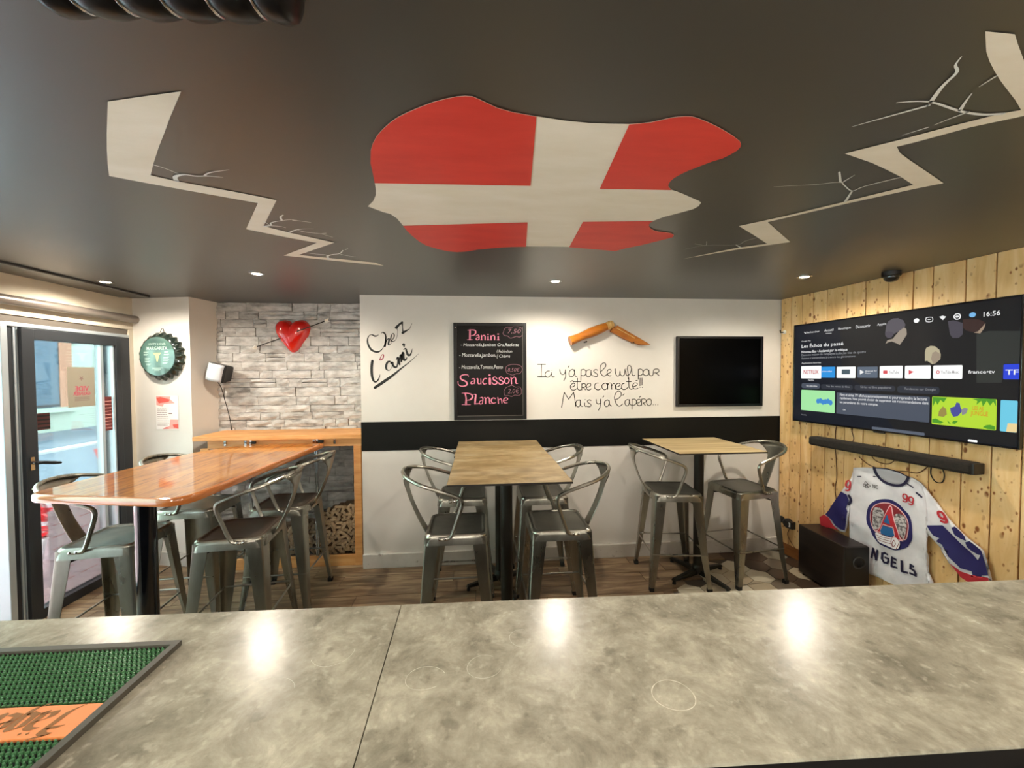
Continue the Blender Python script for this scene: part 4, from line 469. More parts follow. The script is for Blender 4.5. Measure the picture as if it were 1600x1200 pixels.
while z < H - .02:
    h = random.choice((.07, .08, .09, .085)); h = min(h, H - z)
    if H - z - h < .04: h = H - z
    x = -2.55 + random.random() * -.2
    while x < -1.045:
        w = random.choice((.12, .18, .24, .30, .36, .42)); x0 = max(x, -2.55); x1 = min(x + w, -1.042); ww = round(x1 - x0, 2)
        if ww > .03:
            hh = round(h, 3); parts = [(z + h / 2, hh)]
            if hh > .078 and random.random() < .22: parts = [(z + h * .27, round(hh * .52, 3)), (z + h * .77, round(hh * .44, 3))]
            for zc, hq in parts:
                s_ = bpy.data.objects.new('stone', stone_mesh((ww - .004, hq - .003))); COL.objects.link(s_); s_.parent = ws_
                s_.location = ((x0 + x1) / 2, 3.918 - random.random() * .012, zc)
        x += w
    z += h; ri += 1
# angled pier between the door and the stone wall
pier = MB(); A = [(-3.2, 3.76), (-3.09, 3.74), (-2.56, 3.643), (-2.49, 3.93), (-2.5, 4.1), (-3.2, 4.1)]
pier.poly(A, PC, 0, H); wc = obj('wall_pier', pier, WHITE, kind='structure')
obj('baseboard_pier', MB().poly([(-3.09, 3.728), (-2.553, 3.629), (-2.545, 3.66), (-3.09, 3.76)], PC, 0, .12), BASEW, kind='structure')
# plank wall: every plank a piece
wr = fixed('wall_right', RIGHTW)
obj('backing', MB().box(-.05, .004, 0, 6.2, .12, H), DGROOVE, wr)
js = [0.003, 0.111, 0.218, 0.322, 0.44, 0.602, 0.74, 0.893, 1.04, 1.148, 1.309, 1.442]
while js[-1] < 6: js.append(js[-1] + random.choice((.13, .15, .17, .12)))
for a, b in zip(js, js[1:]):
    dy = random.uniform(-.003, .002)
    if a == 1.04: bb = .005
    obj('plank', MB().box(a + .003, -.012 + dy, 0.0, b - .003, .006, H), PINE, wr, bev=.003)
obj('baseboard_right', MB().box(0.003, -.026, 0, 6, -.012, .1), PINEB, wr)
# wall behind the camera and bar side
obj('wall_rear', MB().box(-3.2, YB - .1, 0, 3.75, YB, H), WHITE, kind='structure')
# left wall with the glazed door
wl = fixed('wall_left', LEFTW)
obj('plaster', MB().box(YB, 0, 2.13, 3.76, .2, H).box(3.70, 0, 0, 3.76, .2, 2.14).box(YB, 0, 0, -1.9, .2, 2.14), CREAM, wl, bev=.004)
wf = fixed('window_1', LEFTW)
obj('header', MB().box(-1.9, .01, 2.08, 3.70, .14, 2.132), ANTHW, wf, bev=.003)
obj('light_strip', MB().box(-1.9, -.004, 2.055, 3.70, .12, 2.082), ALU, wf, bev=.003)
obj('frame', MB().box(-1.9, .03, 0, 2.80, .1, .07).box(-1.9, .03, 2.0, 2.8, .1, 2.056).box(1.70, .03, 0, 1.80, .1, 2.056).box(.60, .03, 0, .70, .1, 2.056).box(-.6, .03, 0, -.5, .1, 2.056).box(-1.9, .03, 0, -1.8, .1, 2.056), ANTH, wf, bev=.003)
obj('post', MB().box(2.776, -.004, 0, 2.814, .13, 2.056), ALU, wf, bev=.004, label='pale aluminium door post')
obj('jamb_profile', MB().box(2.814, .01, 0, 2.850, .13, 2.056), ANTH, wf, bev=.002)
obj('weather_seal', MB().box(2.851, .004, 0, 2.862, .1, 2.05).box(2.868, .004, 0, 2.876, .1, 2.05), ALU, wf)
for a, b in ((-1.8, -.6), (-.5, .6), (.7, 1.7), (1.8, 2.8)): obj('pane', MB().box(a, .062, .07, b, .068, 2.0), GLASS, wf)
bc = obj('blind_cassette', MB().tube([(YB + .1, -.035, 2.222), (3.765, -.035, 2.222)], .034, 16), BLINDM, wf, smoothf=2)
dr = fixed('door_1', LEFTW)
obj('door_frame', MB().box(3.60, -.005, 0, 3.70, .13, 2.056).box(2.9, -.0, 2.03, 3.62, .13, 2.056), ANTH, dr, bev=.004)
obj('door_stile', MB().box(2.878, -.018, .0, 2.955, .05, 2.05), ANTH, dr, bev=.004)
obj('door_stile', MB().box(3.555, -.018, .0, 3.605, .05, 2.05), ANTH, dr, bev=.004)
obj('top_rail', MB().box(2.95, -.018, 1.975, 3.56, .05, 2.05), ANTH, dr, bev=.004)
obj('bottom_rail', MB().box(2.95, -.018, 0.0, 3.56, .05, .07), ANTH, dr, bev=.004)
obj('pane', MB().box(2.955, .012, .07, 3.56, .018, 1.975), GLASS, dr)
obj('glazing_bar', MB().box(3.432, -.006, .07, 3.456, .04, 1.975).box(3.540, -.006, .07, 3.552, .04, 1.975), ALU, dr, bev=.002)
hd = MB().box(2.898, -.026, 1.07, 2.922, -.018, 1.16).cyl((2.91, -.02, 1.12), (2.91, -.068, 1.12), .011, n=10); obj('handle_rose', hd, CHROME, dr, 2, label='chrome handle rose'); hd = MB(); hd.tube(sm3([(2.91, -.05, 1.12), (2.912, -.066, 1.12), (2.93, -.072, 1.118), (2.98, -.072, 1.105), (3.045, -.07, 1.09)]), [.012] * 14 + [.010] * 2 + [.006], 10)
obj('door_handle', hd, SPKB, dr, smoothf=2, label='black lever handle')
# ================================================================== CEILING SPOTS
def spotlight(x, y, label, pw=1.0):
    t = thing('ceiling_spot', label, 'spotlight', WORLD, (x, y, H), 'recessed ceiling spots')
    r = .047
    obj('trim_ring', MB().lathe([(.030, -.001), (.034, -.006), (r, -.004), (r, 0)], 24, (x, y, H)), CHROME, t, 2)
    obj('bulb', MB().lathe([(.002, -.008), (.02, -.0075), (.029, -.005), (.03, -.002)], 20, (x, y, H)), LAMP, t, 2)
    l = bpy.data.lights.new('spot', 'SPOT'); l.energy = SPOT_W * pw; l.color = (1, .90, .76); l.spot_size = math.radians(168); l.spot_blend = .55; l.shadow_soft_size = .035
    o = bpy.data.objects.new('spot_light', l); COL.objects.link(o); o.location = (x, y, H - .02)
    return t
for x, y, lb in ((-2.747, 3.095, 'lit recessed ceiling spot above the glazed door, leftmost of the four'), (-1.514, 2.78, 'lit recessed ceiling spot above the varnished long table'),
                 (.572, 2.865, 'lit recessed ceiling spot in front of the knife sculpture'), (2.353, 2.618, 'lit recessed ceiling spot nearest the plank wall')):
    spotlight(x, y, lb)
for x, y, w_ in ((-2.0, .35, 'over the window end of the bar'), (-.75, .2, 'over the bar mat'), (.45, .35, 'over the middle of the bar'), (1.65, .45, 'over the right half of the bar'), (2.7, .9, 'over the plank wall end of the bar'), (-1.3, -1.4, 'behind the bar towards the windows'), (.3, -1.4, 'behind the middle of the bar'), (1.9, -1.4, 'behind the bar towards the plank wall')):
    spotlight(x, y, 'recessed ceiling spot ' + w_, .3)
for x, w_ in ((-1.7, 'window end'), (-.1, 'middle'), (1.6, 'plank wall end')):  # added globes, out of view, put in to brighten ceiling and walls
    t = thing('fill_globe', 'added fill globe out of view behind the bar, ' + w_, 'fill lamp', WORLD, (x, -1.0, 1.95), 'added fill globes behind the bar')
    obj('globe', MB().lathe([(.1 * math.sin(a * PI / 12), -.1 * math.cos(a * PI / 12)) for a in range(1, 12)], 20, (x, -1.0, 1.95)), mat('opal_fill_globe', 'fff0da', emit=2.5), t, 2)
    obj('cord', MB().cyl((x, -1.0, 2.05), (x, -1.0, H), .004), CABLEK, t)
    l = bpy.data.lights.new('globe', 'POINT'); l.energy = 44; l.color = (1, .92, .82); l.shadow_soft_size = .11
    o = bpy.data.objects.new('fill_globe_light', l); COL.objects.link(o); o.location = (x, -1.0, 1.82)
# ================================================================== OUTSIDE
obj('pavement', MB().box(-6.2, -3, -.2, -3.2, 9, -.06), PAVE, kind='structure')
dk = fixed('terrace_deck', WORLD)
for i in range(22):
    x = -3.22 - i * .12
    obj('deck_board', MB().box(x - .113, -1, -.06, x, 6.2, -.03 + random.uniform(-.001, .001)), DECK, dk)
obj('ground', MB().box(-30, -20, -.3, -6.2, 60, -.15), ROAD, kind='structure')
obj('kerb', MB().box(-10.7, -10, -.15, -10.4, 40, -.10).box(-6.5, -10, -.15, -6.2, 40, -.06), KERB, kind='structure')
FF = Fr((-14.3, 0, 0), PI / 2)
bd = thing('building', 'pale green building across the street with blue-grey shutter and peach surround', 'building', FF, (12, 0, -.15))
obj('facade', MB().box(-15, 0, -.2, 45, .4, 9), FACC, bd)
(wx0, wz0), (wx1, wz1) = FACADE['window']; (sx0, sz0), (sx1, sz1) = FACADE['surround']
wn_ = obj('window', MB().box(wx0 - .15, -.06, wz0, wx1, .02, 4.2), FACW, bd); obj('louvre', MB().box(wx0 + .35, -.075, wz0 + .1, wx0 + .4, -.06, 4.1).box(wx0 - .1, -.075, wz0 + .04, wx1 - .03, -.06, wz0 + .1), ANTH, wn_)
obj('surround', MB().box(wx1, -.09, wz0 - .1, sx1, .02, 4.4), FACO, bd); obj('sill', MB().box(wx0 - .2, -.2, wz0 - .16, sx1 + .1, .02, wz0), FACC, bd)
obj('wall_grille', MB().box(14.66, -.05, 2.85, 14.95, 0, 3.1), ANTH, bd)
w2 = obj('window', MB().box(10.3, -.05, .4, 12.5, .02, 2.6), FACW, bd)
obj('door', MB().box(7.2, -.05, -.15, 8.3, .02, 2.3), FACO, bd)
aw = MB().poly([(0, 0), (0, .2), (.9, .06), (.9, 0)], lambda a, b, d: (d, -a, 2.8 + b), 10.1, 12.75)
obj('awning', aw, AWN, bd)
# lattice chairs
def lattice_chair(x, y, rz, label):
    f = Fr((x, y, -.03), rz); t = thing('terrace_chair', label, 'chair', f, (0, 0, 0), 'red lattice chairs on the terrace'); rnd = random.Random(3)
    bm = bmesh.new(); nu, nv = 9, 12; g = {}
    for j in range(nv + 1):
        for i in range(nu + 1):
            u = (i / nu - .5) * .46; v = j / nv
            if 0 < i < nu: u += rnd.uniform(-.014, .014)
            if 0 < j < nv: v += rnd.uniform(-.025, .025)
            if v < .5: p = (u, -.22 + v * .84, .46 + (u * u) * .6 - .02 * math.sin(v * 2 * PI))
            else: p = (u * (1 - .1 * (v - .5)), .20 + (v - .5) * .2 - u * u * .9, .46 + (v - .5) * .8)
            g[i, j] = bm.verts.new(p)
    for j in range(nv):
        for i in range(nu):
            q = [g[i, j], g[i + 1, j], g[i + 1, j + 1], g[i, j + 1]]
            if rnd.random() < .6: bm.faces.new(q[:3]); bm.faces.new([q[0], q[2], q[3]])
            else: bm.faces.new(q)
    me = bpy.data.meshes.new('shell'); bm.to_mesh(me); bm.free(); me.materials.append(CHR)
    o = bpy.data.objects.new('shell', me); COL.objects.link(o); o.parent = t
    w_ = o.modifiers.new('wire', 'WIREFRAME'); w_.thickness = .02; w_.use_even_offset = False
    for sx in (-1, 1):
        for sy in (-1, 1): obj('leg', MB().cyl((sx * .2, sy * .19 - .01, .44), (sx * .23, sy * .24, .0), .016, .012, 10), CHW, t, 2)
    return t
lattice_chair(-3.70, 3.30, 1.7, 'red lattice plastic chair outside, half hidden by the aluminium door post')
lattice_chair(-3.90, 3.95, 2.6, 'red lattice plastic chair outside, behind the leaning tariff board')
lattice_chair(-4.42, 5.28, 2.9, 'farthest red lattice plastic chair outside, above the long table edge')
# posters on and behind the door glass
t = thing('poster', 'brown flea market poster seen from behind on the door glass', 'poster', LEFTW, (3.295, .02, 1.48))
obj('sheet', MB().box(3.188, .0090, 1.478, 3.394, .0108, 1.789), PSTR, t)
q = MB(); text(q, 'VIDE', 3.24, 1.60, 3.345, 1.64, PV, .0082, bold=.02, flip=True); text(q, 'GRENIER', 3.225, 1.568, 3.357, 1.595, PV, .0082, bold=.02, flip=True)
obj('lettering', q, PPNK, t); q = MB().poly([(3.29 + .022 * (1 if k % 2 else .45) * math.cos(k * PI / 5 + .3), 1.70 + .022 * (1 if k % 2 else .45) * math.sin(k * PI / 5 + .3)) for k in range(10)], PV, .0082)
for k in range(3): q.box(3.235, .0082, 1.55 - k * .012, 3.35, .0086, 1.554 - k * .012)
obj('motif', q, PTXT, t)
t = thing('leaflet', 'small dark red leaflet on the left of the door glass', 'leaflet', LEFTW, (3.02, .02, 1.33)); q = MB()
obj('sheet', MB().box(2.962, .0090, 1.335, 3.06, .0108, 1.455), LEAFR, t)
for k in range(4): q.box(2.98, .0082, 1.345 + k * .028, 3.058, .0086, 1.357 + k * .028)
obj('print', q, BARB, t)
t = thing('notice', 'red lined sheet standing in for a poster reflection in the narrow door pane', 'notice', LEFTW, (3.5, .02, 1.25)); obj('sheet', MB().box(3.462, .0090, 1.26, 3.534, .0108, 1.545), NOTR, t); q = MB()  # sheet drawn in place of a red poster's reflection in the glass
for k in range(9): q.box(3.468, .0082, 1.28 + k * .028, 3.528, .0086, 1.285 + k * .028)
obj('lines', q, PPINK, t)
t = thing('tariff_board', 'white tariff board with red rules leaning outside against the door', 'sign', LEFTW, (3.27, .08, .0))
obj('panel', MB().box(3.085, .07, .0, 3.47, .074, .715), BOARD, t); q = MB(); text(q, 'TARIFS', 3.11, .645, 3.21, .672, PV, .068, bold=.01); text(q, 'BOISSONS', 3.29, .655, 3.41, .68, PV, .068)
obj('lettering', q, PTXT, t); q = MB()
for x0 in (3.11, 3.30):
    for k in range(6): q.box(x0, .068, .60 - k * .09, x0 + .14, .069, .606 - k * .09)
obj('red_rule', q, PRED, t)
# ================================================================== BAR COUNTER (foreground)
def ctr(x, far): return (1.034 - .0237 * x) if far else (.5755 - .031 * x)
def cpoly(xa, xb, ins=0, y0=None): return [(xa, ctr(xa, 0) + ins if y0 is None else y0), (xb, ctr(xb, 0) + ins if y0 is None else y0), (xb, ctr(xb, 1) - ins), (xa, ctr(xa, 1) - ins)]
bar = thing('bar_counter', 'long mottled grey metal bar counter with a joint, in the foreground', 'bar counter', WORLD, (0, .8, 0))
def slab(xa, xb, xa2, xb2):
    return MB().poly([(xa, ctr(xa, 0)), (xb, ctr(xb, 0)), (xb2, ctr(xb2, 1)), (xa2, ctr(xa2, 1))], PC, 1.094, 1.10)
obj('substrate', MB().poly([(-2.29, ctr(-2.29, 0) + .012), (2.74, ctr(2.74, 0) + .012), (2.74, ctr(2.74, 1) - .006), (-2.29, ctr(-2.29, 1) - .006)], PC, 1.05, 1.0935), BARB, bar)
obj('countertop_panel', slab(-2.3, -.2037, -2.3, -.2157), CONC, bar)
obj('countertop_panel', slab(-.2013, 2.75, -.2133, 2.75), CONC, bar)
obj('front_panel', MB().poly([(-2.3, .98), (2.7, .86), (2.7, .83), (-2.3, .95)], PC, 0, 1.06), BARB, bar)
obj('shelf', MB().poly([(-2.3, .66), (2.7, .52), (2.7, .85), (-2.3, .96)], PC, .6, .63), BARB, bar)
def ring(cx, cy, rx, ry, w, a0=0, a1=2 * PI, seed=1, n=40):
    r_ = random.Random(seed)
    pts = []; ws = []
    for i in range(n + 1):
        a = a0 + (a1 - a0) * i / n; k = 1 + .02 * math.sin(3 * a + seed)
        pts.append((cx + rx * k * math.cos(a), cy + ry * k * math.sin(a))); ws.append(w * r_.uniform(.3, 1.1))
    obj('dried_ring', MB().ribbon(pts, ws, PC, 1.1004 + seed * .00003, 1), RING, bar)
ring(.367, .695, .040, .035, .0020, seed=4)
ring(-.115, .78, .040, .030, .0011, .3, 5.4, 2); ring(.005, .80, .036, .032, .0009, 1, 5.9, 3); ring(-.33, .87, .045, .04, .0009, 3.6, 6.6, 6)
ring(.10, .88, .035, .03, .0008, 1.5, 4.6, 7); ring(-.42, .77, .05, .04, .0008, .2, 2.8, 8)

obj('dark_filler_cabinet', MB().box(-2.3, -.2, 0, 2.7, .1, .7), BARB, None, bev=.01); tag(bpy.data.objects['dark_filler_cabinet'], 'added low black cabinet for the darkness behind the bar counter', 'cabinet')  # cabinet added in black to give the dark bar interior
# rubber bar mat
mt = thing('bar_mat', 'green rubber bar mat with orange lettered band, on the left of the counter', 'bar mat', WORLD, (-1.05, .78, 1.10))
ang = -.0237
def MT(a, b, d): x = -.687 + a; y = .928 + b + a * ang; return (x, y, d)      # a<=0 leftwards, b<=0 towards the camera
Lm, Wm, bw_ = .62, .36, .014
q = MB()
def mbox(mb, a0, b0, z0, a1, b1, z1):
    v = [MT(a0, b0, z0), MT(a1, b0, z0), MT(a1, b1, z0), MT(a0, b1, z0), MT(a0, b0, z1), MT(a1, b0, z1), MT(a1, b1, z1), MT(a0, b1, z1)]
    mb.add(v, [(0, 3, 2, 1), (4, 5, 6, 7), (0, 1, 5, 4), (1, 2, 6, 5), (2, 3, 7, 6), (3, 0, 4, 7)])
mbox(q, -Lm, -Wm, 1.1005, 0, -Wm + bw_, 1.112); mbox(q, -Lm, -bw_, 1.1005, 0, 0, 1.112); mbox(q, -bw_, -Wm + bw_, 1.1005, 0, -bw_, 1.112); mbox(q, -Lm, -Wm + bw_, 1.1005, -Lm + bw_, -bw_, 1.112)
obj('rim', q, MATK, mt); q = MB(); mbox(q, -Lm + bw_, -Wm + bw_, 1.1005, -bw_, -bw_, 1.1035); obj('base', q, MATGD, mt)
q = MB(); st_ = .0098; r0_, r1_ = -.232, -.166
ny = int((Wm - 2 * bw_) / (st_ * .62))
for j in range(ny):
    b = -bw_ - .004 - j * st_ * .62
    if r0_ - .004 < b < r1_ + .004 or b < -Wm + bw_ + .003: continue
    for i in range(int((Lm - 2 * bw_) / st_)):
        a = -bw_ - .004 - i * st_ - (st_ / 2 if j % 2 else 0)
        s0 = .0036 if (i + j) % 2 else .0030; t0 = .0016; sk = .0012 if j % 2 else -.0012
        x0, y0, _ = MT(a, b, 0); zt = 1.1085
        q.add([(x0 - s0, y0 - t0 - sk, 1.1035), (x0 + s0, y0 - t0 + sk, 1.1035), (x0 + s0, y0 + t0 + sk, 1.1035), (x0 - s0, y0 + t0 - sk, 1.1035),
               (x0 - s0 * .7, y0 - t0 * .6 - sk, zt), (x0 + s0 * .7, y0 - t0 * .6 + sk, zt), (x0 + s0 * .7, y0 + t0 * .6 + sk, zt), (x0 - s0 * .7, y0 + t0 * .6 - sk, zt)],
              [(4, 5, 6, 7), (0, 1, 5, 4), (1, 2, 6, 5), (2, 3, 7, 6), (3, 0, 4, 7)])
obj('rubber_nubs', q, MATN, mt, kind='stuff')
q = MB(); mbox(q, -Lm + bw_, r0_, 1.1035, -bw_, r1_, 1.1095); bnd = obj('lettered_band', q, ORANGE, mt, label='orange band with blackletter brand lettering')
# blackletter seen upside down: pen strokes with a broad nib
BL = {'J': [[(.75, 1.25), (.25, 1.1), (.55, 1.0), (.5, .5), (.42, 0), (.05, -.35)], [(.1, .75), (.5, .78)]], 'a': [[(.1, .8), (.45, .7), (.45, .0), (.6, .1)], [(.45, .45), (.1, .3), (.12, 0), (.45, .1)]],
      'g': [[(.12, .7), (.12, .1), (.4, 0)], [(.12, .7), (.45, .75), (.45, -.2), (.1, -.4)]], 'e': [[(.12, .7), (.12, .1), (.45, .02)], [(.12, .7), (.4, .72), (.42, .45), (.14, .4)]],
      'r': [[(.12, .75), (.15, .05), (.25, .0)], [(.15, .6), (.35, .78), (.48, .65)]], 'm': [[(.12, .75), (.12, 0)], [(.12, .6), (.35, .75), (.36, 0)], [(.36, .6), (.6, .75), (.62, .0)]],
      'i': [[(.12, .72), (.14, .05), (.25, 0)]], 's': [[(.42, .75), (.12, .65), (.4, .35), (.36, .05), (.08, .02)]], 't': [[(.15, 1.0), (.15, .1), (.35, 0)], [(.02, .72), (.35, .74)]]}
AD = {'J': .85, 'a': .62, 'g': .62, 'e': .55, 'r': .52, 'm': .78, 'i': .32, 's': .52, 't': .42}
q = MB(); cx = 0; nib = (.115, .07)
for ch in 'Jagermeister':
    for stv in BL[ch]:
        pts = smooth(stv, [0] * len(stv), 3)[0] if len(stv) > 3 else stv
        for (a, b), (c, d) in zip(pts, pts[1:]):
            P4 = [(a - nib[0], b - nib[1]), (a + nib[0], b + nib[1]), (c + nib[0], d + nib[1]), (c - nib[0], d - nib[1])]
            k_ = .047
            W4 = [MT(-.040 - (cx + u) * k_, -.180 - v * k_ * .92, 1.1099) for u, v in P4]
            q.add(W4, [(0, 1, 2, 3)]); 
    if ch == 'a':
        for u in (.15, .42): q.add([MT(-.040 - (cx + u + e) * k_, -.180 - (1.0 + f) * k_ * .92, 1.1099) for e, f in ((-.06, 0), (0, .07), (.06, 0), (0, -.07))], [(0, 1, 2, 3)])
    cx += AD[ch]
obj('lettering', q, ORD, bnd)
# ================================================================== TABLES
def square_table(x0, y0, x1, y1, m, label, cut=False):
    cx, cy = (x0 + x1) / 2, (y0 + y1) / 2; zt = 1.12
    t = thing('high_table', label, 'table', WORLD, (cx, cy, 0))
    obj('table_top', MB().box(x0, y0, zt - .012, x1, y1, zt), m, t, bev=.001)
    obj('edge_band', MB().box(x0 - .0012, y0 - .0012, zt - .0125, x1 + .0012, y1 + .0012, zt - .0015), EDGE, t)
    obj('mounting_plate', MB().box(cx - .12, cy - .12, zt - .020, cx + .12, cy + .12, zt - .0125).box(cx - .24, cy - .02, zt - .03, cx + .24, cy + .02, zt - .0125), BLACKM, t)
    obj('column', MB().cyl((cx, cy, .05), (cx, cy, zt - .02), .039, n=20).lathe([(.05, .05), (.05, .09), (.039, .11)], 20, (cx, cy, 0)), BLACKM, t, 2)
    for k in range(4):
        a = k * PI / 2 + PI / 4 * 0 + .35; d = Vector((math.cos(a), math.sin(a), 0)); n_ = Vector((-d.y, d.x, 0)); c = Vector((cx, cy, 0)); mb = MB()
        v = [c + d * .03 + n_ * .026 + Vector((0, 0, .035)), c + d * .03 - n_ * .026 + Vector((0, 0, .035)), c + d * .29 - n_ * .019 + Vector((0, 0, .028)), c + d * .29 + n_ * .019 + Vector((0, 0, .028)),
             c + d * .03 + n_ * .022 + Vector((0, 0, .075)), c + d * .03 - n_ * .022 + Vector((0, 0, .075)), c + d * .28 - n_ * .014 + Vector((0, 0, .046)), c + d * .28 + n_ * .014 + Vector((0, 0, .046))]
        mb.add(v, [(0, 3, 2, 1), (4, 5, 6, 7), (0, 1, 5, 4), (1, 2, 6, 5), (2, 3, 7, 6), (3, 0, 4, 7)])
        f = obj('base_foot', mb, BLACKM, t, bev=.004); p = c + d * .275; obj('levelling_pad', MB().cyl((p.x, p.y, 0.002), (p.x, p.y, .034), .015, .012, 12), RUBBER, f)
    return t
square_table(-.182, 2.085, .512, 2.802, OAK, 'high square table with mottled oak top, front one of the joined pair')
square_table(-.190, 2.808, .505, 3.432, OAK, 'high square table with mottled oak top, rear one of the joined pair by the wall')
square_table(1.478, 2.725, 2.172, 3.392, OAK2, 'high square table with light striped top near the plank wall')
# long varnished table
lt = thing('long_table', 'long varnished pine table with rounded corners on a round column', 'table', WORLD, (-1.84, 2.26, 0))
def rnd_poly(pts, rs, n=6):
    out = []; k = len(pts)
    for i in range(k):
        p = Vector(pts[i]); a = (Vector(pts[i - 1]) - p).normalized(); b = (Vector(pts[(i + 1) % k]) - p).normalized(); r = rs[i]
        if r == 0: out.append(tuple(p)); continue
        p0, p2 = p + a * r, p + b * r
        for j in range(n + 1):
            t_ = j / n; out.append(tuple(p0 * (1 - t_) ** 2 + p * 2 * t_ * (1 - t_) + p2 * t_ * t_))
    return out
TOPP = rnd_poly([(-2.325, 2.13), (-1.44, 1.965), (-1.365, 3.495), (-1.80, 3.52), (-2.10, 3.42), (-2.24, 3.15)], [.11, .14, .03, 0, .08, .1])
q = MB(); nT = len(TOPP); cT = Vector((sum(p[0] for p in TOPP) / nT, sum(p[1] for p in TOPP) / nT)); prof = [(0.016, 0), (.005, .003), (0, .012), (0, .032), (.005, .041), (.016, .044)]
vs = []
for ins, dz in prof:
    for i in range(nT):
        a = Vector(TOPP[i - 1]); b = Vector(TOPP[(i + 1) % nT]); t_ = (b - a).normalized(); n_ = Vector((-t_.y, t_.x)); vs.append((TOPP[i][0] + n_.x * ins, TOPP[i][1] + n_.y * ins, 1.076 + dz))
fs = [(r * nT + i, r * nT + (i + 1) % nT, (r + 1) * nT + (i + 1) % nT, (r + 1) * nT + i) for r in range(5) for i in range(nT)]
q.add(vs, fs, 1); q.add([v for v in vs[5 * nT:]], [tuple(range(nT))], 0); q.add([v for v in vs[:nT]], [tuple(range(nT))[::-1]], 0)
obj('table_top', q, [SLABW, SLABE], lt, 2)
obj('column', MB().cyl((-1.85, 2.27, .012), (-1.85, 2.27, 1.076), .048, n=28).lathe([(.075, 1.062), (.075, 1.076)], 28, (-1.85, 2.27, 0)), BLKGLOSS, lt, 2)
obj('floor_flange', MB().lathe([(.16, 0), (.16, .008), (.06, .014)], 28, (-1.85, 2.27, 0)), BLKGLOSS, lt, 2)
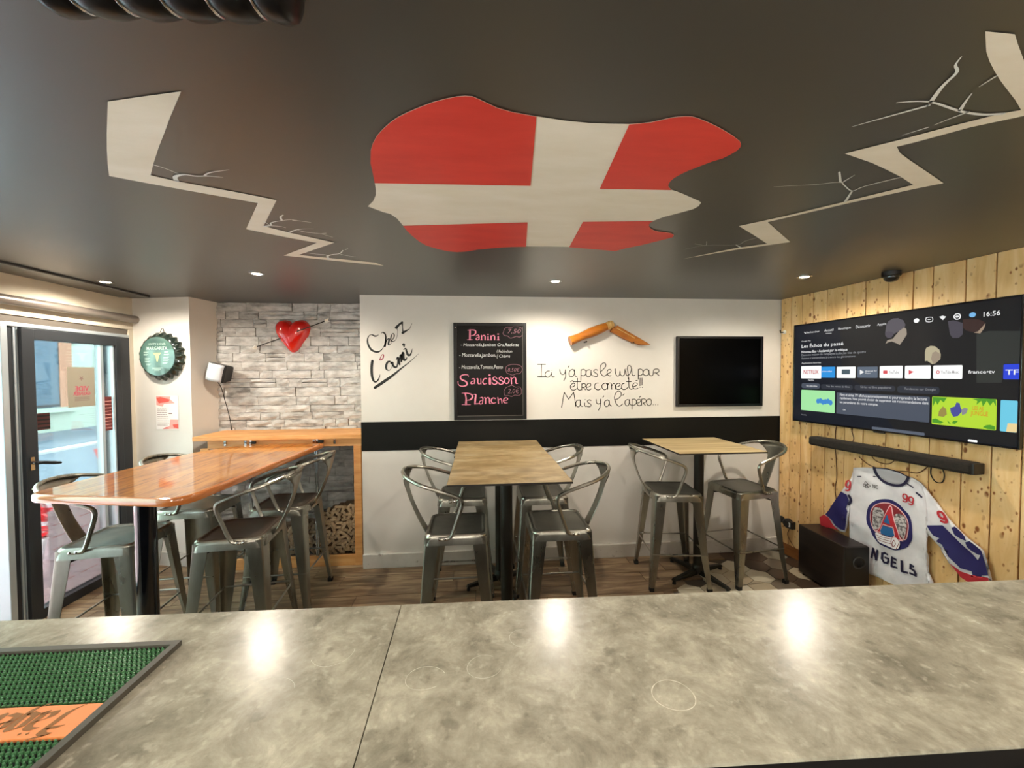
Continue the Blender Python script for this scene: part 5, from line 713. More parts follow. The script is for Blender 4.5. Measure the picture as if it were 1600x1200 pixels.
# ================================================================== STOOLS
def make_stool(label):
    t = thing('bar_stool', label, 'stool', WORLD, (0, 0, 0), 'metal bar stools with armrests')
    # seat: loops of a rounded square
    def loop(h, z, r=.045, n=5):
        P = []
        for k, (sx, sy) in enumerate(((1, 1), (-1, 1), (-1, -1), (1, -1))):
            for j in range(n + 1):
                a = k * PI / 2 + j * PI / 2 / n; P.append((sx * (h - r) + r * math.cos(a), sy * (h - r) + r * math.sin(a), z))
        return P
    L = [loop(.194, .700), loop(.190, .735), loop(.186, .752), loop(.178, .760), loop(.166, .7605), loop(.160, .756), loop(.150, .754, .03)]
    n = len(L[0]); q = MB().add([v for l in L[3:] for v in l], [(r * n + i, r * n + (i + 1) % n, (r + 1) * n + (i + 1) % n, (r + 1) * n + i) for r in range(3) for i in range(n)] + [tuple(3 * n + i for i in range(n))])
    se = obj('seat', q, GUNS, t, 2)
    q = MB().add([v for l in L[:4] for v in l], [(r * n + i, r * n + (i + 1) % n, (r + 1) * n + (i + 1) % n, (r + 1) * n + i) for r in range(3) for i in range(n)])
    obj('seat_skirt', q, GUN, t, 2)
    w0, w1 = .088, .036
    for sx in (-1, 1):
        for sy in (-1, 1):
            q = MB(); rows_ = []
            for z, f in ((.745, 0), (.70, .02), (.25, .62), (.03, 1)):
                c = Vector((sx * (.188 + .052 * f), sy * (.188 + .050 * f))); w = w0 + (w1 - w0) * f; th = .004
                o_ = [(-w, -.0), (-w * .35, 0), (-w * .12, -w * .04), (-w * .04, -w * .12), (0, -w * .35), (0, -w)]
                i_ = [(-th, -w), (-th, -w * .38), (-w * .04 - th, -w * .12 - th), (-w * .12 - th, -w * .04 - th), (-w * .38, -th), (-w, -th)]
                rows_ += [(c.x + sx * a, c.y + sy * b, z) for a, b in o_ + i_]
            fs = [(r * 12 + i, r * 12 + (i + 1) % 12, (r + 1) * 12 + (i + 1) % 12, (r + 1) * 12 + i) for r in range(3) for i in range(12)]
            q.add(rows_, fs + [tuple(range(12)), tuple(36 + i for i in range(12))])
            lg = obj('leg', q, GUN, t, 2)
            obj('foot_cap', MB().box(*(min(sx * .206, sx * .242), min(sy * .204, sy * .240), 0, max(sx * .206, sx * .242), max(sy * .204, sy * .240), .032)), RUBBER, lg, bev=.004)
    zf = .285; e = .188 + .05 * .60 - .006
    for a, b in (((-e, -e), (e, -e)), ((e, -e), (e, e)), ((e, e), (-e, e)), ((-e, e), (-e, -e))):
        obj('foot_rail', MB().cyl((a[0], a[1], zf), (b[0], b[1], zf), .0065, n=8), GUN, t, 2)
    q = MB(); 
    for s_ in (-1, 1): q.tube([(-.17, -.17 * s_, .66), (-.06, -.06 * s_, .695), (.06, .06 * s_, .695), (.17, .17 * s_, .66)], .006, 6)
    obj('cross_brace', q, BLACKM, t, 2)
    half = [(-.10, .196, .741), (-.05, .198, .743), (-.022, .201, .765), (.012, .208, .86), (.038, .214, .94), (.034, .217, .978), (.0, .220, 1.002), (-.09, .224, 1.036), (-.20, .212, 1.070), (-.285, .150, 1.096), (-.325, .075, 1.110)]
    path = half + [(-.337, 0, 1.114)] + [(x, -y, z) for x, y, z in half[::-1]]
    obj('armrest', MB().tube(sm3(path, 3), .0115, 8), GUN, t, 2)
    # back splat: narrow plate flaring into the arm tube
    q = MB(); nv_, nu_ = 10, 8; vs = []
    for j in range(nv_ + 1):
        v = j / nv_; hw_ = .050 - .008 * math.sin(v * PI) + .20 * max(0, v - .72) ** 1.45 * 3.2 * (1 if v > .72 else 0)
        for i in range(nu_ + 1):
            u = (i / nu_ * 2 - 1); y = u * min(hw_, .16)
            top = -.337 + y * y * 1.55
            x = -.188 + (top + .188) * (v ** .92) - .018 * math.sin(v * PI); z = .715 + (1.108 - .715 - y * y * .55) * v
            vs.append((x, y, z))
    q.add(vs, [(j * 9 + i, j * 9 + i + 1, j * 9 + i + 10, j * 9 + i + 9) for j in range(nv_) for i in range(nu_)])
    bk = obj('backrest', q, GUN, t, 2); so = bk.modifiers.new('solid', 'SOLIDIFY'); so.thickness = .003
    q = MB()
    for y in (-.2, .2):
        for x in (-.092, -.062): q.lathe([(.008, 0), (.007, .003 if y > 0 else -.003), (.003, .005 if y > 0 else -.005)], 8, (x, y + (.008 if y > 0 else -.008), .744), 'y')
    for y in (-.03, .03): q.cyl((-.192, y, .725), (-.199, y, .725), .007, .006, 8)
    obj('bolt', q, CHROME, t, 2)
    return t
ST = [(-.150, 2.475, 0, .0, 'metal bar stool facing right, nearest on the left of the joined oak tables', 0),
      (.500, 2.475, PI, 0, 'metal bar stool facing left, nearest on the right of the joined oak tables', 0),
      (-.142, 3.145, 0, 0, 'metal bar stool facing right, by the wall on the left of the joined oak tables', 0),
      (.500, 3.120, PI, 0, 'metal bar stool facing left, by the wall on the right of the joined oak tables', 0),
      (1.590, 3.075, -.13, 0, 'dark metal bar stool left of the light striped table', 0),
      (2.225, 3.085, PI + .13, 0, 'dark metal bar stool right of the light striped table, next to the plank wall', 0),
      (-2.185, 2.50, .09, 0, 'grey metal bar stool on the door side of the long table, nearest the counter', 0),
      (-1.495, 2.53, PI + .11, 0, 'brown-seated metal bar stool on the right of the long table, nearest the counter', 1),
      (-2.12, 3.08, .03, 0, 'metal bar stool on the door side of the long table, near the pier', 0),
      (-1.475, 3.055, PI + .02, 0, 'brown-seated metal bar stool on the right of the long table, beside the cork case', 1)]
st0 = make_stool(ST[0][4])
for i, (x, y, a, _z, lb, br) in enumerate(ST):
    s_ = st0 if i == 0 else copy_tree(st0)
    s_.location = (x, y, 0); s_.rotation_euler = (0, 0, a); s_['label'] = lb
    if br:
        for c in s_.children:
            if c.name.startswith('seat') and not c.name.startswith('seat_skirt'): c.data = c.data.copy(); c.data.materials[0] = GUNB; c['label'] = 'brown metal seat'
# ================================================================== CORK CASE AND SHELF
FY = 3.53
case = thing('cork_case', 'orange pine case with glass front along the stone wall, filled with corks', 'display case', WORLD, (-1.7, FY, 0))
obj('shelf_top', MB().box(-2.46, 3.495, 1.152, -1.045, 3.905, 1.190), CASEW, case, bev=.003)
obj('top_rail', MB().box(-2.36, FY, 1.082, -1.062, FY + .03, 1.152), CASEW, case, bev=.002)
obj('bottom_rail', MB().box(-2.36, FY, 0, -1.13, FY + .03, .098), CASEW, case, bev=.002)
obj('stile', MB().box(-1.13, FY - .004, 0, -1.066, FY + .03, 1.082), CASEW, case, bev=.002)
obj('stile', MB().box(-2.42, FY, 0, -2.355, FY + .03, 1.082), CASEW, case, bev=.002)
for x in (-2.018, -1.456): obj('glass_clamp_post', MB().box(x - .012, FY - .002, .098, x - .003, FY + .02, 1.082).box(x + .003, FY - .002, .098, x + .012, FY + .02, 1.082), CHROME, case)
for a, b in ((-2.355, -2.030), (-2.006, -1.468), (-1.444, -1.13)): obj('glass_pane', MB().box(a, FY + .008, .098, b, FY + .013, 1.082), GLASSC, case)
for x in (-2.214, -2.045, -2.002, -1.468, -1.441, -1.292):
    h_ = obj('hinge', MB().box(x - .010, FY - .006, 1.105, x + .010, FY, 1.148).cyl((x - .009, FY - .008, 1.128), (x + .009, FY - .008, 1.128), .006, n=8), CHROME, case, 2)
obj('latch', MB().box(-1.43, FY - .02, 1.118, -1.385, FY, 1.14).box(-1.99, FY - .02, 1.118, -1.955, FY, 1.14), BLACKM, case, bev=.003)
# corks
cm = mesh('wine_cork', MB().lathe([(.0115, -.0285), (.013, -.027), (.0135, 0), (.013, .027), (.0115, .0285)], 9), CORKM, True)
def pile_h(x): return .50 + .04 * math.sin(x * 9) if x > -1.45 else (.30 + .10 * (x + 2.35) if x < -1.46 else .45)
cl = 'wine cork in the pile behind the case glass'; nC = 0; rc = random.Random(11)
z = .11
cells = []
while z < .56:
    x = -1.15
    while x > -2.33:
        if z < pile_h(x) - .01: cells.append((x, z))
        x -= .047
    z += .031
cells.sort(key=lambda c: (-c[0] if c[0] > -1.75 else 5 - c[0]))
cells_v = cells[:295]
for x, z in cells_v:
    o = bpy.data.objects.new('wine_cork', cm); COL.objects.link(o)
    o.location = (x + rc.uniform(-.010, .010), 3.572 + rc.uniform(0, .02), z + rc.uniform(-.007, .007) + .006)
    a = rc.choice((rc.uniform(.2, 1.0), rc.uniform(2.2, 2.9), rc.uniform(1.3, 1.8)))
    o.rotation_euler = (0, a, 0); o.rotation_euler.rotate_axis('X', rc.uniform(-.25, .25))
    tag(o, cl, 'cork', 'corks in the glass-fronted case')
q = MB()
def cork_into(mb, c, d, n=7, r=.0125, l=.027):
    d = Vector(d).normalized(); c = Vector(c); mb.tube([c - d * l, c + d * l], r, n)
for x, z in cells[295:]: cork_into(q, (x + rc.uniform(-.01, .01), 3.575, z), (rc.uniform(-1, 1), .2 * rc.uniform(-1, 1), rc.uniform(-1, 1)))
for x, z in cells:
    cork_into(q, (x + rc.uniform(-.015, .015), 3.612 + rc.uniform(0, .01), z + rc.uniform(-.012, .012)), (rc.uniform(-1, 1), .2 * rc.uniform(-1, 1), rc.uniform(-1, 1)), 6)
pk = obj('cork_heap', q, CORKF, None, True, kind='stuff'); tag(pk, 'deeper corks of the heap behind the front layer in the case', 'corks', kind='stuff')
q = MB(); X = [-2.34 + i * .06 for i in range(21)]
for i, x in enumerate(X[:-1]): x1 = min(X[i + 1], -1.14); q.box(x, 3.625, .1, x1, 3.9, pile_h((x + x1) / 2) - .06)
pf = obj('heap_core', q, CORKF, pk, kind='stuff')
# ================================================================== WALL THINGS, BACK WALL
def sign(name, label, cat, fr, o): return thing(name, label, cat, fr, o)
t = sign('wall_lettering', 'black brush lettering reading Chez l’ami with an underline', 'lettering', WORLD, (-.9, 3.468, 1.55))
PW = lambda a, b, d: (a, d, b)
for nm, dat, mm in (('brush_word', CHEZ, INK), ('brush_word', LAMI, INK), ('underline', LAMI_LINE, INK), ('apostrophe_mark', LAMI_MARK, LIPS)):
    q = MB()
    for pts, ws in dat: q.ribbon(pts, ws, PW, 3.4685, 5)
    obj(nm, q, mm, t, label='dull red lip-shaped mark' if mm is LIPS else None)
t = sign('wall_quote', 'thin dark handwritten quote about wifi and apéro on the white wall', 'lettering', WORLD, (1.2, 3.468, 1.35))
qs = [MB(), MB(), MB()]
for p in QUOTE:
    zc = sum(b for a, b in p) / len(p); k = 0 if zc > 1.655 else (2 if zc < 1.535 else 1); qs[k].ribbon(p, [.0072] * len(p), PW, 3.4685, 4)
for q in qs: obj('handwritten_line', q, INKT, t)
# chalkboard
bx = CHALK_BOX; x0, z1, x1, z0 = bx[0] + .006, bx[1], bx[2], bx[3] + .006
t = sign('chalkboard', 'black framed chalkboard menu with pink headings Panini, Saucisson, Planche', 'chalkboard', WORLD, ((x0 + x1) / 2, 3.466, z0))
fw = .03
obj('board', MB().box(x0 + .01, 3.446, z0 + .01, x1 - .01, 3.466, z1 - .01), SLATE, t)
obj('frame', MB().box(x0, 3.438, z0, x0 + fw, 3.468, z1).box(x1 - fw, 3.438, z0, x1, 3.468, z1).box(x0 + fw, 3.438, z0, x1 - fw, 3.468, z0 + fw * 1.1).box(x0 + fw, 3.438, z1 - fw, x1 - fw, 3.468, z1), FRAMEK, t, bev=.002)
obj('inner_trim', MB().box(x1 - fw - .006, 3.441, z0 + fw, x1 - fw - .002, 3.447, z1 - fw).box(x0 + fw, 3.441, z0 + fw + .004, x1 - fw - .003, 3.447, z0 + fw + .008), GREYP, t)
obj('screw', MB().cyl((x0 + .018, 3.4375, z1 - .045), (x0 + .018, 3.434, z1 - .045), .006, n=10), CHROME, t)
for nm, dat in (('pink_heading', CHALK_PANINI), ('pink_heading', CHALK_SAUCISSON), ('pink_heading', CHALK_PLANCHE)):
    q = MB()
    for pts, ws in dat: q.ribbon(pts, ws, PW, 3.4452, 4)
    obj(nm, q, PINKC, t)
for s_, a, b, c, d in CHALK_TEXT:
    q = MB(); text(q, s_, a, b, c, d, PW, 3.4452, shear=.15, bold=-.008); obj('chalk_line', q, WHITEC, t)
for p, (s_, a, b, c, d) in zip(CLOUDS, CHALK_PRICE):
    cl_ = obj('price_cloud', MB().ribbon(p, [.0035] * len(p), PW, 3.4453, 4), DIMC, t)
    q = MB(); text(q, s_, a, b, c, d, PW, 3.4452, shear=.2, bold=-.01); obj('price', q, DIMC, cl_)
# black blank panel
t = sign('black_panel', 'blank black framed panel on the white wall beside the plank wall', 'picture', WORLD, (2.26, 3.466, 1.4))
a, b, c, d = 1.834, 1.402, 2.684, 2.062
obj('panel', MB().box(a + .02, 3.444, b + .02, c - .02, 3.468, d - .02), mat('black_screen', '020202', .25, spec=.08), t)
obj('frame', MB().box(a, 3.436, b, a + .022, 3.469, d).box(c - .022, 3.436, b, c, 3.469, d).box(a + .022, 3.436, b, c - .022, 3.469, b + .022).box(a + .022, 3.436, d - .022, c - .022, 3.469, d), mat('black_satin_frame', '0b0c10', .3), t, bev=.003)
# wooden pocket knife
t = sign('wooden_knife', 'large carved wooden folding knife hung half open on the white wall', 'wall sculpture', WORLD, (1.1, 3.43, 2.0))
A = Vector((.812, 3.405, 2.012)); B = Vector((1.150, 3.42, 2.146)); dv = (B - A).normalized(); q = MB()
n_ = 12; q.tube([A + (B - A) * i / n_ for i in range(n_ + 1)], [.042 - .006 * math.sin(min(1, i / 4) * PI / 2) + (.009 * math.sin((i - 4) / 8 * PI) if i > 4 else 0) for i in range(n_ + 1)], 18, cap=True)
obj('handle', q, KNIFEH, t, 2)
obj('end_grain', MB().cyl(A - dv * .002, A, .041, .042, 18), KNIFEC, t, 2, label='pinkish sawn end')
f_ = MB()
for k, (o_, r_) in enumerate(((0, .034), (.02, .038), (.026, .036), (.045, .037), (.052, .035), (.066, .033))): pass
f_.tube([B + dv * o_ for o_, r_ in ((0, .035), (.002, .037), (.026, .037), (.028, .034), (.032, .034), (.034, .037), (.054, .037), (.058, .033), (.066, .031))], [.035, .037, .037, .034, .034, .037, .037, .033, .031], 18)
obj('ferrule', f_, FERR, t, 2)
bl = [(1.205, 2.135), (1.255, 2.150), (1.36, 2.095), (1.47, 2.035), (1.535, 1.997), (1.555, 1.984), (1.475, 1.980), (1.40, 1.998), (1.30, 2.045), (1.22, 2.085), (1.195, 2.10)]
bld = obj('blade', MB().poly(bl, PV, 3.418, 3.440), KNIFEH, t, bev=.004)
obj('blade_groove', MB().poly([(1.245, 2.128), (1.252, 2.133), (1.42, 2.043), (1.415, 2.038)], PV, 3.4155, 3.418), FERR, bld)
obj('wall_peg', MB().cyl((.93, 3.40, 2.095), (.93, 3.468, 2.095), .006, n=8).cyl((.96, 3.395, 2.005), (.96, 3.468, 2.005), .007, n=8).cyl((1.405, 3.41, 2.002), (1.405, 3.468, 2.002), .006, n=8), SHAFT, t)
# heart with arrow on the stones
HC = Vector((-1.795, 3.885, 2.095)); t = sign('heart_sculpture', 'glossy red heart pierced by an arrow on the stone wall', 'wall sculpture', WORLD, tuple(HC))
out = []
hp = [(0, .118), (.03, .146), (.08, .155), (.128, .14), (.156, .095), (.152, .035), (.12, -.03), (.075, -.09), (.035, -.14), (.012, -.158)]
right_ = sm3([(a, b, 0) for a, b in hp], 4); full = [(a, b) for a, b, _ in right_] + [(-a, b) for a, b, _ in right_[::-1]]
q = MB(); K = len(full); R_ = 9; vs = []
for i in range(R_):
    f = 1 - i / R_
    for a, b in full:
        rr = f; h = .085 * math.sqrt(max(0, 1 - rr ** 2.6)); cyy = .02
        dx = abs(a * rr); cle = .014 * math.exp(-(dx / .03) ** 2) * max(0, min(1, (b * rr - .0) / .1))
        vs.append((HC.x + a * rr, HC.y - h + cle, HC.z + cyy * (1 - rr) + b * rr))
q.add(vs, [(i * K + j, i * K + (j + 1) % K, (i + 1) * K + (j + 1) % K, (i + 1) * K + j) for i in range(R_ - 1) for j in range(K)] + [tuple((R_ - 1) * K + j for j in range(K))])
q.add([(x, HC.y + .02, z_) for x, y_, z_ in vs[:K]] + vs[:K], [(j, (j + 1) % K, K + (j + 1) % K, K + j) for j in range(K)])
obj('heart', q, HEART, t, True)
P0, P1 = Vector((-2.085, 3.80, 1.985)), Vector((-1.86, 3.79, 2.065)); P2, P3 = Vector((-1.72, 3.80, 2.13)), Vector((-1.49, 3.86, 2.235))
obj('arrow_shaft', MB().cyl(P0, P1, .0045, n=8), SHAFT, t); obj('arrow_shaft', MB().cyl(P2, P3, .0045, n=8), SHAFT, t)
dA = (P1 - P0).normalized(); q = MB().tube([P0 + dA * .005, P0 - dA * .012, P0 - dA * .05], [.008, .020, .001], 4)
obj('arrowhead', q, CLEARW, t); q = MB()
for k in range(3):
    a = k * 2 * PI / 3 + .4; u = Vector((0, math.cos(a), math.sin(a))); d3 = (P3 - P2).normalized()
    q.add([P3, P3 + u * .02 + d3 * .01, P3 + u * .022 + d3 * .05, P3 + d3 * .035], [(0, 1, 2, 3)])
fl_ = obj('fletching', q, CLEARW, t); fl_.modifiers.new('s', 'SOLIDIFY').thickness = .002
# bottle cap sign on the pier
c0 = (.281, -.0, 1.890)
t = sign('bottle_cap_sign', 'big dark green bottle cap sign with a Margarita cocktail print', 'sign', COLF, c0)
q = MB(); nf = 21 * 6; prof = [(.208, -.002, 1), (.204, -.022, .9), (.188, -.048, .45), (.176, -.058, .1), (.168, -.060, 0)]; vs = []
for r_, y_, am in prof:
    for j in range(nf):
        a = 2 * PI * j / nf; rr = r_ + am * .011 * math.cos(21 * a); vs.append((c0[0] + rr * math.cos(a), y_, c0[2] + rr * math.sin(a)))
q.add(vs, [(i * nf + j, i * nf + (j + 1) % nf, (i + 1) * nf + (j + 1) % nf, (i + 1) * nf + j) for i in range(4) for j in range(nf)])
obj('crimped_rim', q, CAPD, t, True)
obj('face', MB().lathe([(.169, -.060), (.160, -.0585), (.001, -.0585)], 64, (c0[0], 0, c0[2]), 'y'), CAPF, t, 2)
q = MB(); cxx, czz = c0[0], c0[2]; dF = -.0602
text(q, 'MARGARITA', cxx - .10, czz + .055, cxx + .10, czz + .085, PV, dF, bold=.01); text(q, 'HAPPY HOUR', cxx - .085, czz + .098, cxx + .085, czz + .116, PV, dF)
for k, (a, b, w) in enumerate(((-.13, .035, .045), (-.13, .015, .04), (-.12, -.02, .05), (-.12, -.045, .05), (-.11, -.07, .05), (.07, .035, .04), (.065, .015, .05), (.06, -.01, .055), (.055, -.035, .06), (.05, -.06, .05), (-.05, -.105, .10), (-.03, -.12, .06))):
    for j in range(2): q.box(cxx + a, dF, czz + b - j * .007, cxx + a + w * (1 - .2 * j), dF + .0005, czz + b + .0035 - j * .007)
obj('print', q, CAPT, t)
obj('cocktail_motif', MB().poly([(cxx - .042, czz + .03), (cxx + .04, czz + .03), (cxx + .014, czz - .0), (cxx + .006, czz - .045), (cxx - .006, czz - .045), (cxx - .014, czz)], PV, dF), CAPY, t)
obj('hanger', MB().tube(sm3([(cxx - .02, -.012, czz + .21), (cxx - .008, -.006, czz + .245), (cxx + .008, -.006, czz + .245), (cxx + .02, -.012, czz + .21)]), .0022, 6), SHAFT, t)
# paper on the pier
t = sign('paper_notice', 'white paper with red watercolour corners below the bottle cap sign', 'notice', COLF, (.30, 0, 1.23)); a, b, c, d = .19, 1.235, .412, 1.54
obj('sheet', MB().box(a, -.0035, b, c, -.002, d), PAPER, t)
obj('wash', MB().poly([(a + .004, d - .004), (a + .15, d - .008), (a + .14, d - .03), (a + .19, d - .07), (a + .08, d - .075), (a + .07, d - .1), (a + .006, d - .085)], PV, -.0037).poly([(c - .004, b + .09), (c - .004, b + .006), (a + .06, b + .006), (a + .09, b + .02), (a + .13, b + .03), (a + .14, b + .09)], PV, -.0037), PPINK, t)
q = MB().poly([(c - .004, b + .05), (c - .004, b + .008), (c - .05, b + .02), (c - .06, b + .045)], PV, -.0039).poly([(a + .065, b + .004), (a + .13, b + .008), (a + .10, b + .022)], PV, -.0039).poly([(a + .006, d - .02), (a + .05, d - .012), (a + .14, d - .035), (a + .13, d - .055), (a + .03, d - .07)], PV, -.0039)
obj('blot', q, PRED, t); q = MB()
for k in range(9):
    x_ = a + .012
    for w in (.03, .02, .035, .015): 
        w *= rc.uniform(.6, 1.2); q.box(x_, -.0042, d - .115 - k * .019, x_ + w, -.004, d - .111 - k * .019); x_ += w + .004
q.box(a + .125, -.0042, d - .165, a + .16, -.004, d - .155)
obj('print', q, PTXT, t)
# satellite speaker on the pier's side
fr = Fr((-2.385, 3.755, 1.745), math.radians(-6)); t = thing('wall_speaker', 'small black speaker with silver front on the pier, above the shelf', 'speaker', fr)
def rot_roll(q, a, px=0, pz=0):
    q.v = [(px + (x - px) * math.cos(a) + (z_ - pz) * math.sin(a), y_, pz - (x - px) * math.sin(a) + (z_ - pz) * math.cos(a)) for x, y_, z_ in q.v]; return q
RA = .24
q = MB(); q.add([(-.085, -.055, -.085), (.085, -.055, -.085), (.07, .07, -.07), (-.07, .07, -.07), (-.085, -.055, .085), (.085, -.055, .085), (.07, .07, .07), (-.07, .07, .07)], [(0, 3, 2, 1), (4, 5, 6, 7), (0, 1, 5, 4), (1, 2, 6, 5), (2, 3, 7, 6), (3, 0, 4, 7)])
obj('cabinet', rot_roll(q, RA), SPKB, t, bev=.012)
q = MB(); vs = []
for j in range(7):
    for i in range(7): u, v = i / 3 - 1, j / 3 - 1; vs.append((u * .074, -.060 - .022 * (1 - u * u) - .006 * (1 - v * v), v * .078))
q.add(vs, [(j * 7 + i, j * 7 + i + 1, j * 7 + i + 8, j * 7 + i + 7) for j in range(6) for i in range(6)])
g_ = obj('grille', rot_roll(q, RA), SPKW, t, True); g_.modifiers.new('s', 'SOLIDIFY').thickness = .004
obj('bracket', MB().box(-.11, .0, -.03, -.06, .03, .03).cyl((-.11, .015, 0), (-.05, .015, 0), .012, n=10), BLACKM, t)
cb = obj('speaker_cable', MB().tube(sm3([(-2.41, 3.75, 1.665), (-2.405, 3.80, 1.60), (-2.40, 3.83, 1.50), (-2.39, 3.86, 1.38), (-2.385, 3.885, 1.27), (-2.38, 3.89, 1.193)]), .0035, 6), CABLEK, None, 2); tag(cb, 'thin black cable from the small wall speaker down to the pine shelf', 'cable')
# ================================================================== RIGHT WALL
# television
o_ = .075; a, b, c, d = .199, 1.283, 1.586, 2.144
tv = thing('television', 'large wall-mounted television showing a French streaming menu at 16:56', 'television', RIGHTW, ((a + c) / 2, -.03, b))
def PR(a_, b_, dd): return (a_, -dd, b_)
obj('housing', MB().box(a + .006, -o_ + .006, b + .004, c - .006, -.03, d - .004), SPKB, tv, bev=.006)
obj('wall_bracket', MB().box(.6, -.034, 1.5, 1.2, -.012, 1.9), BLACKM, tv)
obj('bezel', MB().box(a, -o_ - .003, b, a + .010, -o_ + .02, d).box(c - .010, -o_ - .003, b, c, -o_ + .02, d).box(a + .01, -o_ - .003, b, c - .01, -o_ + .02, b + .012).box(a + .01, -o_ - .003, d - .010, c - .01, -o_ + .02, d), mat('gloss_black_bezel', '07070a', .12), tv, bev=.002)
sc = obj('screen', MB().box(a + .01, -o_, b + .012, c - .01, -o_ + .006, d - .010), SCR['bg'], tv)
def sh(nm, mb, m_): return obj(nm, mb, SCR[m_], sc)
sh('film_still', MB().poly([(.60, d - .012), (c - .012, d - .012), (c - .012, 1.30), (1.0, 1.30), (.8, 1.6), (.62, 1.72)], PR, o_ + .0004), 'bg2')
for nm, p in TV_POLYS:
    sh('still_shape', MB().poly(p, PR, o_ + (.0012 if nm in ('skin', 'face', 'neck', 'bun') else .0008)), nm)
def rr(mb, x0, z0, x1, z1, dd, r=.005):
    P_ = []
    for k, (cx_, cz_) in enumerate(((x1 - r, z1 - r), (x0 + r, z1 - r), (x0 + r, z0 + r), (x1 - r, z0 + r))):
        for j in range(4): an = k * PI / 2 + j * PI / 6; P_.append((cx_ + r * math.cos(an), cz_ + r * math.sin(an)))
    return mb.poly(P_, PR, dd)
for nm, R4 in TV_RECTS:
    if nm == 'dim': pass
    sh('tile' if nm not in ('pill', 'pilldark') else 'button', rr(MB(), *R4, o_ + .0016, .016 if nm in ('pill', 'pilldark') else .006), nm)
for nm, R4 in TV_APP: sh('app_icon', rr(MB(), *R4, o_ + .0024, .004), nm)
sh('play_arrow', MB().poly(TV_PLAY, PR, o_ + .0024), 'pinkred'); sh('play_arrow', MB().poly(TV_PLAY2, PR, o_ + .0024), 'w'); sh('wifi_icon', MB().poly(TV_WIFI, PR, o_ + .0024), 'w')
q = MB(); q.ribbon(TV_RINGM, [.004] * 5, PR, o_ + .0024, 5); sh('music_icon', q, 'pinkred')
q = MB()
for pts, w in TV_ICONS: q.ribbon(pts, [w] * len(pts), PR, o_ + .0024, 2)
q.ribbon([TV_TEXT[0][1] and (TV_TEXT[0][1] - .018, TV_TEXT[0][2] + .012), (TV_TEXT[0][1] - .008, TV_TEXT[0][2] + .002)], [.007, .007], PR, o_ + .0024)
sh('status_icons', q, 'w')
for nm, ((x0, z0), (x1, z1)) in TV_DOTS: cx_, cz_ = (x0 + x1) / 2, (z0 + z1) / 2; sh('status_dot', MB().poly([(cx_ + .015 * math.cos(k * PI / 8), cz_ + .015 * math.sin(k * PI / 8)) for k in range(16)], PR, o_ + .0024), nm)
for R4 in TV_BLUETEXT:
    q = MB()
    for k in range(6): cx_ = R4[0] + (R4[2] - R4[0]) * (k + .5) / 6; cz_ = (R4[1] + R4[3]) / 2 + .006 * math.sin(k * 2.1); q.poly([(cx_ + .016 * math.cos(j * PI / 6), cz_ + .022 * math.sin(j * PI / 6)) for j in range(12)], PR, o_ + .0024 + k * .0001)
    sh('title_blob', q, 'cobalt')
q = MB()
for p in TV_LEAVES: q.poly(p, PR, o_ + .0024)
sh('leaves', q, 'leaf'); sh('beach', MB().poly(TV_SAND, PR, o_ + .0024), 'sand')
for nm, p in TV_BLOBS: sh('figure_blob', MB().poly(p, PR, o_ + .0026), nm)  # plain blobs in place of the card's animal figures
for s_, x0, z0, x1, z1, col in TV_TEXT + [TV_TIME]:
    q = MB(); big = s_ in ('Les Échos du passé', '16:56', 'france•tv', 'LES AS', 'JUNGLE', 'TF', 'NETFLIX', 'Nouveau film • Acclamé par la critique'); text(q, s_, x0, z0, x1, max(z1, z0 + .006), PR, o_ + .003, bold=.012 if big else .003); sh('screen_text', q, col)
lg_ = obj('brand_logo_bar', MB().box(.86, -o_ - .008, b - .010, .93, -o_ + .01, b + .002), SPKB, tv, bev=.003)
# soundbar
t = thing('soundbar', 'long black fabric soundbar on the planks under the television', 'soundbar', RIGHTW, (.9, -.06, 1.095))
obj('body', MB().box(.382, -.115, 1.098, 1.418, -.018, 1.172), CLOTHB, t, bev=.016)
obj('end_cap', MB().box(1.408, -.112, 1.101, 1.424, -.022, 1.169), SPKB, t, bev=.006)
obj('mount_foot', MB().box(.55, -.03, 1.10, .6, -.008, 1.16).box(1.2, -.03, 1.10, 1.25, -.008, 1.16), SPKB, t)
def cable(lb, pts, m_=CABLE, r=.0032):
    c_ = obj('cable', MB().tube(sm3([tuple(RIGHTW.w(*p)) for p in pts], 5), r, 6), m_, None, 2); tag(c_, lb, 'cable', 'cables on the plank wall')
cable('brown cable dropping down the planks behind the left end of the soundbar', [(.545, -.016, 1.29), (.535, -.018, 1.22), (.535, -.016, 1.10), (.545, -.018, 1.0), (.55, -.016, .85), (.54, -.018, .75), (.56, -.016, .6), (.57, -.03, .48)])
cable('looped brown cable under the middle of the soundbar', [(.80, -.02, 1.10), (.83, -.02, 1.06), (.88, -.02, 1.045), (.93, -.02, 1.055), (.97, -.02, 1.10)])
cable('slack brown cable swagging above the jersey collar', [(.72, -.02, 1.06), (.80, -.02, 1.01), (.92, -.02, 1.0), (1.02, -.02, 1.02), (1.10, -.02, 1.03), (1.16, -.02, 1.10)])
cable('coiled dark cable loop below the right end of the soundbar', [(1.17, -.02, 1.10), (1.165, -.02, 1.04), (1.19, -.02, .995), (1.225, -.02, 1.0), (1.235, -.02, 1.05), (1.22, -.02, 1.10)], CABLEK)
cable('cable between the television and the soundbar at the left', [(.67, -.02, 1.285), (.665, -.02, 1.25), (.68, -.02, 1.20), (.68, -.03, 1.17)])
